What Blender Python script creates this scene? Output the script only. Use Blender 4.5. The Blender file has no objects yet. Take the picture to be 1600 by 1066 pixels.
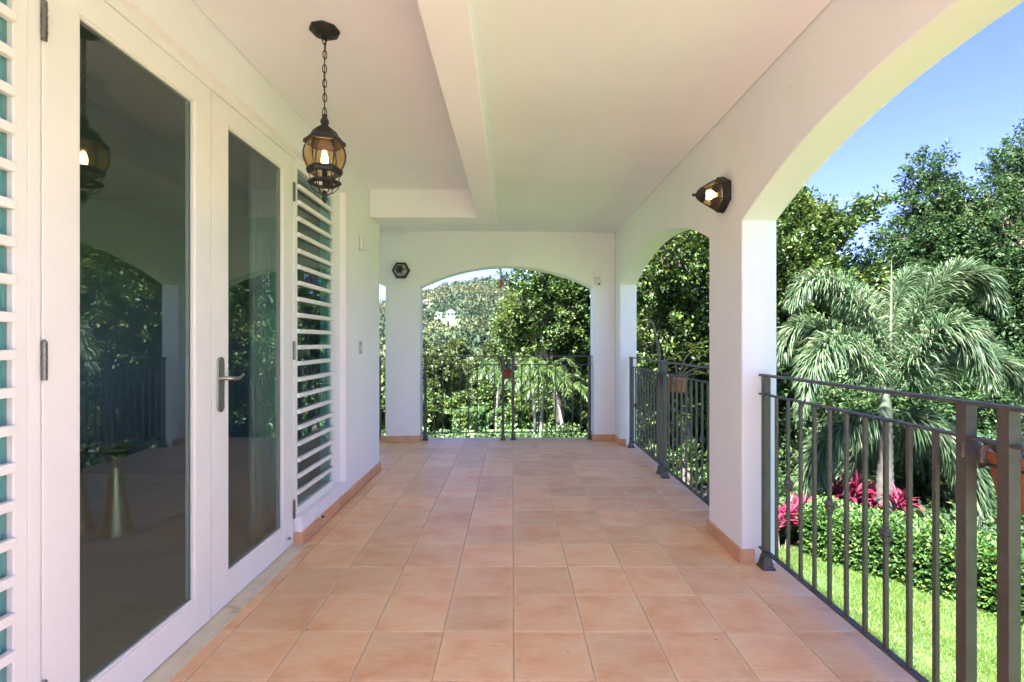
import bpy, bmesh, math, random
import numpy as np
from mathutils import Vector, Matrix, noise as mnoise
R = math.radians
sc = bpy.context.scene
col = sc.collection
random.seed(7)
rng = np.random.default_rng(7)

# ------------------------------------------------------------------ camera, sky, sun, exposure
F, CX, CY, EYE = 757.0, 801.0, 534.0, 1.261
def at(px, py, d):
    return Vector(((px - CX) * d / F, d, EYE - (py - CY) * d / F))

cam_data = bpy.data.cameras.new('camera')
cam = bpy.data.objects.new('camera', cam_data)
col.objects.link(cam)
cam.location = (0, 0, EYE)
cam.rotation_euler = (R(90), 0, 0)
cam_data.sensor_width = 36
cam_data.lens = 36 * F / 1600
cam_data.shift_x = -1 / 1600
cam_data.shift_y = 1 / 1600
cam_data.clip_start = 0.05
cam_data.clip_end = 5000
sc.camera = cam

SUN_EL, SUN_AZ = 57.0, 221.0        # azimuth the sun stands at, clockwise from +y
world = bpy.data.worlds.new('World')
sc.world = world
world.use_nodes = True
wn, wl = world.node_tree.nodes, world.node_tree.links
bg = wn['Background']
sky = wn.new('ShaderNodeTexSky')
sky.sky_type = 'NISHITA'
sky.sun_disc = False
sky.sun_elevation = R(SUN_EL)
sky.sun_rotation = R(SUN_AZ)
sky.air_density = 0.8
sky.dust_density = 0.3
sky.ozone_density = 3.5
tc = wn.new('ShaderNodeTexCoord')
mp = wn.new('ShaderNodeMapping'); mp.inputs['Scale'].default_value = (1.0, 1.0, 2.6)
cn = wn.new('ShaderNodeTexNoise'); cn.inputs['Scale'].default_value = 2.6
cn.inputs['Detail'].default_value = 7; cn.inputs['Roughness'].default_value = 0.58
cr = wn.new('ShaderNodeValToRGB')
cr.color_ramp.elements[0].position = 0.58; cr.color_ramp.elements[0].color = (0, 0, 0, 1)
cr.color_ramp.elements[1].position = 0.74; cr.color_ramp.elements[1].color = (0.8, 0.8, 0.8, 1)
mx = wn.new('ShaderNodeMix'); mx.data_type = 'RGBA'
mx.inputs[7].default_value = (2.4, 2.4, 2.5, 1)
wl.new(tc.outputs['Generated'], mp.inputs['Vector'])
wl.new(mp.outputs['Vector'], cn.inputs['Vector'])
wl.new(cn.outputs['Fac'], cr.inputs['Fac'])
wl.new(cr.outputs['Color'], mx.inputs[0])
tn = wn.new('ShaderNodeMix'); tn.data_type = 'RGBA'; tn.blend_type = 'MULTIPLY'; tn.inputs[0].default_value = 1
tn.inputs[7].default_value = (0.375, 0.335, 0.47, 1)
wl.new(sky.outputs['Color'], tn.inputs[6]); wl.new(tn.outputs[2], mx.inputs[6])
wl.new(mx.outputs[2], bg.inputs['Color'])
bg.inputs['Strength'].default_value = 0.055

sun_data = bpy.data.lights.new('sun', 'SUN')
sun_data.energy = 2.65
sun_data.angle = R(2.5)
sun_data.color = (1.0, 0.95, 0.87)
sun = bpy.data.objects.new('sun', sun_data)
col.objects.link(sun)
a = R(SUN_AZ)
sdir = Vector((math.sin(a) * math.cos(R(SUN_EL)), math.cos(a) * math.cos(R(SUN_EL)), math.sin(R(SUN_EL))))
sun.rotation_euler = sdir.to_track_quat('Z', 'Y').to_euler()

sc.view_settings.view_transform = 'Standard'
sc.view_settings.look = 'None'
sc.view_settings.exposure = 4.15
sc.view_settings.use_white_balance = True
sc.view_settings.white_balance_temperature = 5700
sc.view_settings.white_balance_tint = 21
sc.view_settings.gamma = 1
sc.view_settings.use_curve_mapping = False
sc.render.engine = 'CYCLES'
cy = sc.cycles
cy.max_bounces = 14
cy.diffuse_bounces = 8
cy.glossy_bounces = 5
cy.transmission_bounces = 6
cy.transparent_max_bounces = 16
cy.use_denoising = True
try:
    cy.denoiser = 'OPENIMAGEDENOISE'
    cy.denoising_prefilter = 'ACCURATE'
except Exception:
    pass
cy.sample_clamp_indirect = 6
cy.caustics_reflective = False
cy.caustics_refractive = False

# ------------------------------------------------------------------ helpers
def tag(o, label=None, cat=None, group=None, kind=None):
    if label: o['label'] = label
    if cat: o['category'] = cat
    if group: o['group'] = group
    if kind: o['kind'] = kind
    return o

def empty(name, loc=(0, 0, 0), rz=0.0, **k):
    o = bpy.data.objects.new(name, None)
    o.empty_display_size = 0.1
    col.objects.link(o)
    o.location = loc
    o.rotation_euler = (0, 0, rz)
    return tag(o, **k)

def link(name, me, parent=None, loc=None, rot=None, **k):
    o = bpy.data.objects.new(name, me)
    col.objects.link(o)
    if parent is not None: o.parent = parent
    if loc is not None: o.location = loc
    if rot is not None: o.rotation_euler = rot
    return tag(o, **k)

class MB:
    """collects geometry for one mesh"""
    def __init__(s):
        s.v, s.f, s.sm = [], [], []
    def add(s, vs, fs, smooth=False, m=None):
        n = len(s.v)
        if m is not None: vs = [m @ Vector(p) for p in vs]
        s.v += [tuple(p) for p in vs]
        s.f += [tuple(i + n for i in f) for f in fs]
        s.sm += [smooth] * len(fs)
        return s
    def box(s, a, b, m=None):
        x0, y0, z0 = [min(p, q) for p, q in zip(a, b)]
        x1, y1, z1 = [max(p, q) for p, q in zip(a, b)]
        vs = [(x0, y0, z0), (x1, y0, z0), (x1, y1, z0), (x0, y1, z0), (x0, y0, z1), (x1, y0, z1), (x1, y1, z1), (x0, y1, z1)]
        return s.add(vs, [(0, 3, 2, 1), (4, 5, 6, 7), (0, 1, 5, 4), (1, 2, 6, 5), (2, 3, 7, 6), (3, 0, 4, 7)], m=m)
    def tube(s, pts, rad, n=8, smooth=True, caps=True, closed=False, m=None, squash=1.0):
        pts = [Vector(p) for p in pts]
        k = len(pts)
        rads = rad if isinstance(rad, (list, tuple)) else [rad] * k
        vs, fs = [], []
        up = None
        for i, p in enumerate(pts):
            if closed: t = pts[(i + 1) % k] - pts[i - 1]
            else: t = pts[min(i + 1, k - 1)] - pts[max(i - 1, 0)]
            t.normalize()
            if up is None:
                up = Vector((0, 0, 1)) if abs(t.z) < 0.9 else Vector((1, 0, 0))
            u = (up - t * up.dot(t)).normalized()
            w = t.cross(u)
            up = u
            for j in range(n):
                a_ = 2 * math.pi * j / n
                vs.append(p + (u * math.cos(a_) * squash + w * math.sin(a_)) * rads[i])
        rngk = k if closed else k - 1
        for i in range(rngk):
            for j in range(n):
                a0, a1 = i * n + j, i * n + (j + 1) % n
                b0, b1 = ((i + 1) % k) * n + j, ((i + 1) % k) * n + (j + 1) % n
                fs.append((a0, a1, b1, b0))
        s.add(vs, fs, smooth, m)
        if caps and not closed:
            s.add(vs[:n], [tuple(range(n))[::-1]], False, m)
            s.add(vs[-n:], [tuple(range(n))], False, m)
        return s
    def lathe(s, prof, n=24, smooth=True, m=None, rot=0.0, close=True):
        vs, fs = [], []
        for r_, z_ in prof:
            for j in range(n):
                a_ = 2 * math.pi * j / n + rot
                vs.append((r_ * math.cos(a_), r_ * math.sin(a_), z_))
        for i in range(len(prof) - 1):
            for j in range(n):
                fs.append((i * n + j, i * n + (j + 1) % n, (i + 1) * n + (j + 1) % n, (i + 1) * n + j))
        s.add(vs, fs, smooth, m)
        if close:
            if prof[0][0] > 1e-5: s.add(vs[:n], [tuple(range(n))[::-1]], False, m)
            if prof[-1][0] > 1e-5: s.add(vs[-n:], [tuple(range(n))], False, m)
        return s
    def prism(s, poly, off, m=None):
        """poly: list of 3d points (planar), extruded by off"""
        off = Vector(off)
        n = len(poly)
        vs = [Vector(p) for p in poly] + [Vector(p) + off for p in poly]
        fs = [tuple(range(n))[::-1], tuple(range(n, 2 * n))]
        fs += [(i, (i + 1) % n, n + (i + 1) % n, n + i) for i in range(n)]
        return s.add(vs, fs, False, m)
    def mesh(s, name, mat=None):
        me = bpy.data.meshes.new(name)
        me.from_pydata(s.v, [], s.f)
        me.polygons.foreach_set('use_smooth', s.sm)
        if mat: me.materials.append(mat)
        bm = bmesh.new(); bm.from_mesh(me)
        bmesh.ops.recalc_face_normals(bm, faces=bm.faces)
        bm.to_mesh(me); bm.free()
        me.update()
        return me
    def build(s, name, mat, parent=None, bevel=0.0, seg=2, loc=None, rot=None, **k):
        o = link(name, s.mesh(name, mat), parent, loc, rot, **k)
        if bevel:
            b = o.modifiers.new('bevel', 'BEVEL')
            b.width = bevel; b.segments = seg; b.limit_method = 'ANGLE'; b.angle_limit = R(35)
        return o

def np_mesh(name, V, Fq, mat, smooth=False):
    """V (n,3), Fq (m,k) numpy arrays"""
    me = bpy.data.meshes.new(name)
    k = Fq.shape[1]
    me.vertices.add(len(V)); me.vertices.foreach_set('co', np.ascontiguousarray(V, dtype=np.float32).ravel())
    me.loops.add(Fq.size); me.loops.foreach_set('vertex_index', np.ascontiguousarray(Fq, dtype=np.int32).ravel())
    me.polygons.add(len(Fq))
    me.polygons.foreach_set('loop_start', np.arange(0, Fq.size, k, dtype=np.int32))
    me.polygons.foreach_set('loop_total', np.full(len(Fq), k, dtype=np.int32))
    if smooth: me.polygons.foreach_set('use_smooth', np.ones(len(Fq), dtype=bool))
    me.materials.append(mat)
    me.update(calc_edges=True)
    return me

def copy_tree(o, parent=None):
    c = o.copy(); col.objects.link(c); c.parent = parent
    for ch in list(o.children): copy_tree(ch, c)
    return c

# ------------------------------------------------------------------ materials
def mat(name):
    m = bpy.data.materials.new(name)
    m.use_nodes = True
    nt = m.node_tree
    return m, nt, nt.nodes, nt.links, nt.nodes['Principled BSDF']

def nz(N, scale, detail=4, rough=0.55):
    n = N.new('ShaderNodeTexNoise')
    n.inputs['Scale'].default_value = scale
    n.inputs['Detail'].default_value = detail
    n.inputs['Roughness'].default_value = rough
    return n

def ramp(N, stops):
    r = N.new('ShaderNodeValToRGB')
    el = r.color_ramp.elements
    el[0].position, el[0].color = stops[0][0], (*stops[0][1], 1)
    el[1].position, el[1].color = stops[-1][0], (*stops[-1][1], 1)
    for p, c in stops[1:-1]:
        e = el.new(p); e.color = (*c, 1)
    return r

def simple(name, c0, c1, scale=8, rough=0.5, metal=0.0, bump=0.0, bscale=60, spec=0.5, detail=5, rvar=0.08):
    m, nt, N, L, P = mat(name)
    t = N.new('ShaderNodeTexCoord')
    n = nz(N, scale, detail); L.new(t.outputs['Object'], n.inputs['Vector'])
    r = ramp(N, [(0.3, c0), (0.7, c1)])
    L.new(n.outputs['Fac'], r.inputs['Fac']); L.new(r.outputs['Color'], P.inputs['Base Color'])
    mr = N.new('ShaderNodeMapRange')
    mr.inputs['To Min'].default_value = rough - rvar; mr.inputs['To Max'].default_value = rough + rvar
    L.new(n.outputs['Fac'], mr.inputs['Value']); L.new(mr.outputs['Result'], P.inputs['Roughness'])
    P.inputs['Metallic'].default_value = metal
    P.inputs['Specular IOR Level'].default_value = spec
    if bump:
        b = N.new('ShaderNodeBump'); b.inputs['Strength'].default_value = bump; b.inputs['Distance'].default_value = 0.01
        n2 = nz(N, bscale, 3); L.new(t.outputs['Object'], n2.inputs['Vector'])
        L.new(n2.outputs['Fac'], b.inputs['Height']); L.new(b.outputs['Normal'], P.inputs['Normal'])
    return m

def plaster(name, c):
    m, nt, N, L, P = mat(name)
    t = N.new('ShaderNodeTexCoord')
    n = nz(N, 1.3, 6, 0.6); L.new(t.outputs['Object'], n.inputs['Vector'])
    d = tuple(x * 0.955 for x in c)
    r = ramp(N, [(0.35, d), (0.62, c)])
    L.new(n.outputs['Fac'], r.inputs['Fac'])
    # rare small scuffs and nail marks
    v = N.new('ShaderNodeTexVoronoi'); v.inputs['Scale'].default_value = 2.3
    L.new(t.outputs['Object'], v.inputs['Vector'])
    vr = ramp(N, [(0.006, (0.35, 0.33, 0.3)), (0.013, (1, 1, 1))])
    L.new(v.outputs['Distance'], vr.inputs['Fac'])
    mm = N.new('ShaderNodeMix'); mm.data_type = 'RGBA'; mm.blend_type = 'MULTIPLY'; mm.inputs[0].default_value = 0.6
    L.new(r.outputs['Color'], mm.inputs[6]); L.new(vr.outputs['Color'], mm.inputs[7])
    L.new(mm.outputs[2], P.inputs['Base Color'])
    P.inputs['Roughness'].default_value = 0.62
    P.inputs['Specular IOR Level'].default_value = 0.35
    b = N.new('ShaderNodeBump'); b.inputs['Strength'].default_value = 0.22; b.inputs['Distance'].default_value = 0.006
    n2 = nz(N, 14, 5, 0.6); n3 = nz(N, 130, 2)
    L.new(t.outputs['Object'], n2.inputs['Vector']); L.new(t.outputs['Object'], n3.inputs['Vector'])
    ad = N.new('ShaderNodeMath'); ad.operation = 'MULTIPLY_ADD'; ad.inputs[1].default_value = 0.22
    L.new(n3.outputs['Fac'], ad.inputs[0]); L.new(n2.outputs['Fac'], ad.inputs[2])
    L.new(ad.outputs[0], b.inputs['Height']); L.new(b.outputs['Normal'], P.inputs['Normal'])
    return m

M = {}
M['plaster'] = plaster('white_plaster', (0.875, 0.86, 0.885))
M['ceiling'] = plaster('ceiling_paint', (0.86, 0.855, 0.89))
M['door_paint'] = simple('door_paint', (0.80, 0.795, 0.785), (0.84, 0.83, 0.82), 3, 0.36, bump=0.05, bscale=30)
M['marble'] = simple('threshold_marble', (0.58, 0.52, 0.34), (0.72, 0.66, 0.48), 9, 0.3)
M['iron'] = simple('railing_iron', (0.058, 0.048, 0.038), (0.092, 0.077, 0.062), 25, 0.42, bump=0.25, bscale=180)
M['black_iron'] = simple('lantern_iron', (0.004, 0.004, 0.004), (0.016, 0.012, 0.009), 40, 0.5, bump=0.4, bscale=150)
M['nickel'] = simple('satin_nickel', (0.36, 0.34, 0.31), (0.5, 0.47, 0.43), 60, 0.33, metal=1.0)
M['terracotta_pot'] = simple('terracotta_pot', (0.42, 0.14, 0.06), (0.55, 0.21, 0.10), 14, 0.75, bump=0.2)
M['grout'] = simple('grout', (0.50, 0.34, 0.24), (0.66, 0.48, 0.36), 20, 0.85, bump=0.2)
M['white_plastic'] = simple('white_plastic', (0.74, 0.73, 0.70), (0.78, 0.77, 0.74), 5, 0.4)
M['grey_plastic'] = simple('grey_plastic', (0.42, 0.41, 0.38), (0.48, 0.46, 0.43), 5, 0.4)
M['dark_plastic'] = simple('dark_plastic', (0.02, 0.02, 0.02), (0.03, 0.03, 0.03), 5, 0.3)
M['brass'] = simple('polished_brass', (0.74, 0.56, 0.26), (0.85, 0.68, 0.36), 12, 0.36, metal=1.0)
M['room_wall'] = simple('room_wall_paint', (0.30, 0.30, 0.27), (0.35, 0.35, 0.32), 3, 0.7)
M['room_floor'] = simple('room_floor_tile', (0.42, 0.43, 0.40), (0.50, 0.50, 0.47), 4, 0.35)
M['curtain'] = simple('sheer_curtain', (0.62, 0.64, 0.64), (0.72, 0.74, 0.74), 6, 0.9)
M['bark'] = simple('bark', (0.10, 0.075, 0.05), (0.22, 0.18, 0.13), 9, 0.9, bump=0.8, bscale=30)
M['pale_bark'] = simple('pale_bark', (0.2, 0.18, 0.14), (0.34, 0.31, 0.25), 9, 0.85, bump=0.5, bscale=25)
M['palm_bark'] = simple('palm_bark', (0.05, 0.05, 0.034), (0.105, 0.10, 0.07), 7, 0.85, bump=0.4, bscale=18)
M['crownshaft'] = simple('palm_crownshaft', (0.05, 0.075, 0.035), (0.11, 0.13, 0.065), 5, 0.6)
M['rachis'] = simple('palm_rachis', (0.08, 0.10, 0.045), (0.15, 0.16, 0.08), 6, 0.6)
M['soil'] = simple('garden_soil', (0.012, 0.010, 0.007), (0.03, 0.022, 0.015), 6, 0.95, bump=0.7, bscale=20)  # base darkened, puts the shade under the trees into the colour
M['red_bead'] = simple('red_feeder', (0.35, 0.06, 0.03), (0.5, 0.11, 0.05), 20, 0.4)
M['house_white'] = simple('far_house_white', (0.72, 0.71, 0.69), (0.8, 0.79, 0.77), 0.3, 0.7)
M['house_roof'] = simple('far_house_roof', (0.5, 0.5, 0.5), (0.62, 0.61, 0.6), 0.5, 0.7)
M['house_roof_red'] = simple('far_house_roof_red', (0.28, 0.14, 0.10), (0.36, 0.2, 0.15), 0.5, 0.7)
M['far_window'] = simple('far_window', (0.03, 0.035, 0.04), (0.05, 0.055, 0.06), 0.5, 0.2)

def tile_mat(name, base):
    m, nt, N, L, P = mat(name)
    t = N.new('ShaderNodeTexCoord'); oi = N.new('ShaderNodeObjectInfo')
    mul = N.new('ShaderNodeMath'); mul.operation = 'MULTIPLY'; mul.inputs[1].default_value = 57.0
    L.new(oi.outputs['Random'], mul.inputs[0])
    cmb = N.new('ShaderNodeCombineXYZ')
    for i in range(3): L.new(mul.outputs[0], cmb.inputs[i])
    ad = N.new('ShaderNodeVectorMath'); ad.operation = 'ADD'
    L.new(t.outputs['Object'], ad.inputs[0]); L.new(cmb.outputs[0], ad.inputs[1])
    mpp = N.new('ShaderNodeMapping'); mpp.inputs['Scale'].default_value = (1, 1.5, 1)
    L.new(ad.outputs[0], mpp.inputs['Vector'])
    n = nz(N, 5.0, 5, 0.55); L.new(mpp.outputs[0], n.inputs['Vector'])
    c = base
    r = ramp(N, [(0.32, (c[0] * 0.93, c[1] * 0.82, c[2] * 0.74)), (0.5, c), (0.68, (c[0] * 1.0, c[1] * 1.12, c[2] * 1.18))])
    L.new(n.outputs['Fac'], r.inputs['Fac'])
    # brush streaks and speckle
    mp2 = N.new('ShaderNodeMapping'); mp2.inputs['Scale'].default_value = (3, 26, 3); mp2.inputs['Rotation'].default_value = (0, 0, 0.5)
    L.new(ad.outputs[0], mp2.inputs['Vector'])
    n2 = nz(N, 4, 3); L.new(mp2.outputs[0], n2.inputs['Vector'])
    r2 = ramp(N, [(0.4, (0.93, 0.92, 0.9)), (0.62, (1.02, 1.03, 1.05))])
    L.new(n2.outputs['Fac'], r2.inputs['Fac'])
    m1 = N.new('ShaderNodeMix'); m1.data_type = 'RGBA'; m1.blend_type = 'MULTIPLY'; m1.inputs[0].default_value = 0.8
    L.new(r.outputs['Color'], m1.inputs[6]); L.new(r2.outputs['Color'], m1.inputs[7])
    hs = N.new('ShaderNodeHueSaturation')
    mr = N.new('ShaderNodeMapRange'); mr.inputs['To Min'].default_value = 0.9; mr.inputs['To Max'].default_value = 1.08
    L.new(oi.outputs['Random'], mr.inputs['Value']); L.new(mr.outputs[0], hs.inputs['Value'])
    L.new(m1.outputs[2], hs.inputs['Color'])
    # pale worn rim along the tile's own edges
    sx = N.new('ShaderNodeSeparateXYZ'); L.new(t.outputs['Object'], sx.inputs[0])
    aa = []
    for i in range(2):
        q = N.new('ShaderNodeMath'); q.operation = 'ABSOLUTE'; L.new(sx.outputs[i], q.inputs[0]); aa.append(q)
    mxx = N.new('ShaderNodeMath'); mxx.operation = 'MAXIMUM'
    L.new(aa[0].outputs[0], mxx.inputs[0]); L.new(aa[1].outputs[0], mxx.inputs[1])
    nadd = N.new('ShaderNodeMath'); nadd.operation = 'MULTIPLY_ADD'; nadd.inputs[1].default_value = 0.05
    L.new(n.outputs['Fac'], nadd.inputs[0]); L.new(mxx.outputs[0], nadd.inputs[2])
    rr = ramp(N, [(0.150, (0, 0, 0)), (0.182, (0.55, 0.55, 0.55))])
    L.new(nadd.outputs[0], rr.inputs['Fac'])
    m2 = N.new('ShaderNodeMix'); m2.data_type = 'RGBA'
    m2.inputs[7].default_value = (c[0] * 1.0, c[1] * 1.2, c[2] * 1.3, 1)
    L.new(rr.outputs['Color'], m2.inputs[0]); L.new(hs.outputs['Color'], m2.inputs[6])
    L.new(m2.outputs[2], P.inputs['Base Color'])
    r3 = N.new('ShaderNodeMapRange'); r3.inputs['To Min'].default_value = 0.34; r3.inputs['To Max'].default_value = 0.56
    L.new(n2.outputs['Fac'], r3.inputs['Value']); L.new(r3.outputs[0], P.inputs['Roughness'])
    P.inputs['Specular IOR Level'].default_value = 0.3
    b = N.new('ShaderNodeBump'); b.inputs['Strength'].default_value = 0.18; b.inputs['Distance'].default_value = 0.004
    n4 = nz(N, 9, 5, 0.6); L.new(ad.outputs[0], n4.inputs['Vector'])
    L.new(n4.outputs['Fac'], b.inputs['Height']); L.new(b.outputs['Normal'], P.inputs['Normal'])
    return m
M['tile'] = tile_mat('terracotta_tile', (0.84, 0.535, 0.29))
M['skirt'] = tile_mat('terracotta_skirting', (0.66, 0.37, 0.20))

def glass_mat(name, tint, ior=1.5, rough=0.0):
    m, nt, N, L, P = mat(name)
    N.remove(P)
    out = N['Material Output']
    tr = N.new('ShaderNodeBsdfTransparent'); tr.inputs['Color'].default_value = (*tint, 1)
    gl = N.new('ShaderNodeBsdfGlossy'); gl.inputs['Roughness'].default_value = rough
    fr = N.new('ShaderNodeFresnel')
    gb_ = N.new('ShaderNodeNewGeometry')      # leaving the sheet reflects as much as entering it
    mi = N.new('ShaderNodeMix'); mi.inputs[2].default_value = ior; mi.inputs[3].default_value = 1 / ior
    L.new(gb_.outputs['Backfacing'], mi.inputs[0]); L.new(mi.outputs[0], fr.inputs['IOR'])
    mxs = N.new('ShaderNodeMixShader')
    L.new(fr.outputs[0], mxs.inputs[0]); L.new(tr.outputs[0], mxs.inputs[1]); L.new(gl.outputs[0], mxs.inputs[2])
    L.new(mxs.outputs[0], out.inputs['Surface'])
    return m
M['pane'] = glass_mat('tinted_pane', (0.72, 0.83, 0.81), 1.85)
M['louver_glass'] = glass_mat('louver_pane', (0.60, 0.82, 0.82), 1.85)
M['amber_glass'] = glass_mat('amber_glass', (0.86, 0.70, 0.48), 1.5, 0.05)
M['clear_glass'] = glass_mat('clear_glass', (0.9, 0.88, 0.84), 1.5, 0.02)

def emis(name, c, s):
    m, nt, N, L, P = mat(name)
    P.inputs['Base Color'].default_value = (*c, 1)
    P.inputs['Emission Color'].default_value = (*c, 1)
    P.inputs['Emission Strength'].default_value = s
    return m
def frost(name, c, f):
    m, nt, N, L, P = mat(name)
    P.inputs['Base Color'].default_value = (*c, 1); P.inputs['Roughness'].default_value = .25
    tr = N.new('ShaderNodeBsdfTransparent'); ms = N.new('ShaderNodeMixShader'); ms.inputs[0].default_value = f
    L.new(tr.outputs[0], ms.inputs[1]); L.new(P.outputs[0], ms.inputs[2]); L.new(ms.outputs[0], N['Material Output'].inputs['Surface'])
    return m
M['seeded_glass'] = frost('seeded_glass', (.62, .58, .52), .55)
M['hinge_metal'] = simple('hinge_metal', (0.16, 0.15, 0.14), (0.26, 0.25, 0.23), 60, 0.4, metal=0.9)
M['filament'] = emis('lamp_bulb', (1.0, 0.62, 0.25), 6.0)
M['candle_bulb'] = emis('candle_bulb', (1.0, 0.72, 0.38), 1.3)

def leaf_mat(name, cols, trans=0.3, rough=0.45, patch=None, pscale=0.6, spec=0.4, pr0=0.5):
    """cols: ramp stops by random per leaf; patch: colour mixed in by soft clumps"""
    m, nt, N, L, P = mat(name)
    out = N['Material Output']
    g = N.new('ShaderNodeNewGeometry')
    r = ramp(N, cols)
    L.new(g.outputs['Random Per Island'], r.inputs['Fac'])
    src = r.outputs['Color']
    t = N.new('ShaderNodeTexCoord')
    if patch:
        n = nz(N, pscale, 3); L.new(t.outputs['Object'], n.inputs['Vector'])
        pr = ramp(N, [(pr0, (0, 0, 0)), (pr0 + .16, (1, 1, 1))])
        L.new(n.outputs['Fac'], pr.inputs['Fac'])
        mxn = N.new('ShaderNodeMix'); mxn.data_type = 'RGBA'
        L.new(pr.outputs['Color'], mxn.inputs[0]); L.new(src, mxn.inputs[6]); mxn.inputs[7].default_value = (*patch, 1)
        # keep per leaf variation
        mv = N.new('ShaderNodeMix'); mv.data_type = 'RGBA'; mv.inputs[0].default_value = 0.45
        L.new(mxn.outputs[2], mv.inputs[6]); L.new(src, mv.inputs[7])
        src = mv.outputs[2]
    L.new(src, P.inputs['Base Color'])
    P.inputs['Roughness'].default_value = rough
    P.inputs['Specular IOR Level'].default_value = spec
    tl = N.new('ShaderNodeBsdfTranslucent')
    hs = N.new('ShaderNodeHueSaturation'); hs.inputs['Value'].default_value = 1.25; hs.inputs['Hue'].default_value = 0.49
    L.new(src, hs.inputs['Color']); L.new(hs.outputs[0], tl.inputs['Color'])
    ms = N.new('ShaderNodeMixShader'); ms.inputs[0].default_value = trans
    L.new(P.outputs[0], ms.inputs[1]); L.new(tl.outputs[0], ms.inputs[2]); L.new(ms.outputs[0], out.inputs['Surface'])
    return m
M['leaf_dark'] = leaf_mat('leaf_dark', [(0, (0.022, 0.05, 0.016)), (0.5, (0.038, 0.08, 0.022)), (0.9, (0.065, 0.12, 0.03)), (0.96, (0.10, 0.16, 0.03)), (1, (0.18, 0.22, 0.04))], 0.35, patch=(0.042, 0.09, 0.03), rough=0.5, spec=0.25)
M['leaf_mid'] = leaf_mat('leaf_mid', [(0, (0.020, 0.045, 0.008)), (0.5, (0.050, 0.095, 0.016)), (0.9, (0.088, 0.145, 0.022)), (0.96, (0.154, 0.200, 0.024)), (1, (0.308, 0.280, 0.030))], 0.28, patch=(0.099, 0.140, 0.019))
M['leaf_yellow'] = leaf_mat('leaf_yellowish', [(0, (0.019, 0.044, 0.009)), (0.45, (0.041, 0.086, 0.016)), (0.85, (0.077, 0.137, 0.022)), (0.94, (0.124, 0.179, 0.026)), (1, (0.264, 0.274, 0.032))], 0.3, patch=(0.117, 0.162, 0.023), pscale=0.9)
M['leaf_light'] = leaf_mat('leaf_light', [(0, (0.033, 0.058, 0.012)), (0.5, (0.058, 0.092, 0.018)), (1, (0.110, 0.136, 0.031))], 0.32, patch=(0.103, 0.112, 0.031), pscale=0.3)
M['leaf_cover'] = leaf_mat('leaf_cover', [(0, (0.028, 0.066, 0.016)), (0.5, (0.056, 0.114, 0.024)), (1, (0.106, 0.174, 0.040))], 0.35)
M['hedge_leaf'] = leaf_mat('hedge_leaf', [(0, (0.020, 0.056, 0.009)), (0.5, (0.045, 0.102, 0.018)), (0.9, (0.090, 0.167, 0.029)), (1, (0.200, 0.278, 0.040))], 0.25, patch=(0.060, 0.130, 0.018), pscale=2.0, rough=0.5, spec=0.25)
M['palm_leaf'] = leaf_mat('palm_leaf', [(0, (0.035, 0.075, 0.03)), (0.5, (0.07, 0.125, 0.045)), (0.8, (0.12, 0.17, 0.07)), (1, (0.28, 0.30, 0.16))], 0.3, rough=0.5, spec=0.25)
M['far_leaf'] = leaf_mat('far_leaf', [(0, (0.028, 0.054, 0.022)), (0.5, (0.040, 0.072, 0.027)), (1, (0.063, 0.097, 0.032))], 0.22, patch=(0.158, 0.158, 0.049), pscale=0.02, rough=0.6, spec=0.2, pr0=0.44)
M['red_leaf'] = leaf_mat('cordyline_leaf', [(0, (0.051, 0.010, 0.019)), (0.45, (0.153, 0.017, 0.034)), (0.8, (0.289, 0.025, 0.064)), (1, (0.383, 0.085, 0.111))], 0.3)
M['orchid_leaf'] = leaf_mat('orchid_leaf', [(0, (0.28, 0.36, 0.03)), (1, (0.60, 0.56, 0.05))], 0.3)
M['fern_leaf'] = leaf_mat('fern_leaf', [(0, (0.10, 0.2, 0.04)), (1, (0.2, 0.3, 0.08))], 0.3)
M['dry_leaf'] = simple('dry_leaf', (0.45, 0.24, 0.10), (0.6, 0.36, 0.18), 20, 0.8)
M['grass_blade'] = leaf_mat('grass_blade', [(0, (0.030, 0.076, 0.009)), (0.5, (0.076, 0.161, 0.016)), (0.88, (0.146, 0.223, 0.031)), (1, (0.307, 0.279, 0.084))], 0.3, patch=(0.184, 0.209, 0.040), pscale=2.3)

def ground_mat():
    m, nt, N, L, P = mat('ground')
    t = N.new('ShaderNodeTexCoord')
    n = nz(N, 1.1, 4); L.new(t.outputs['Object'], n.inputs['Vector'])
    n2 = nz(N, 22, 6, 0.7); L.new(t.outputs['Object'], n2.inputs['Vector'])
    r = ramp(N, [(0.35, (0.08, 0.15, 0.035)), (0.7, (0.12, 0.18, 0.055))])
    L.new(n.outputs['Fac'], r.inputs['Fac'])
    r2 = ramp(N, [(0.3, (0.55, 0.55, 0.5)), (0.7, (1.15, 1.15, 1.1))])
    L.new(n2.outputs['Fac'], r2.inputs['Fac'])
    mm = N.new('ShaderNodeMix'); mm.data_type = 'RGBA'; mm.blend_type = 'MULTIPLY'; mm.inputs[0].default_value = 1
    L.new(r.outputs['Color'], mm.inputs[6]); L.new(r2.outputs['Color'], mm.inputs[7])
    L.new(mm.outputs[2], P.inputs['Base Color'])
    P.inputs['Roughness'].default_value = 0.95
    b = N.new('ShaderNodeBump'); b.inputs['Strength'].default_value = 0.6; b.inputs['Distance'].default_value = 0.03
    L.new(n2.outputs['Fac'], b.inputs['Height']); L.new(b.outputs['Normal'], P.inputs['Normal'])
    return m
M['ground'] = ground_mat()

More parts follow.
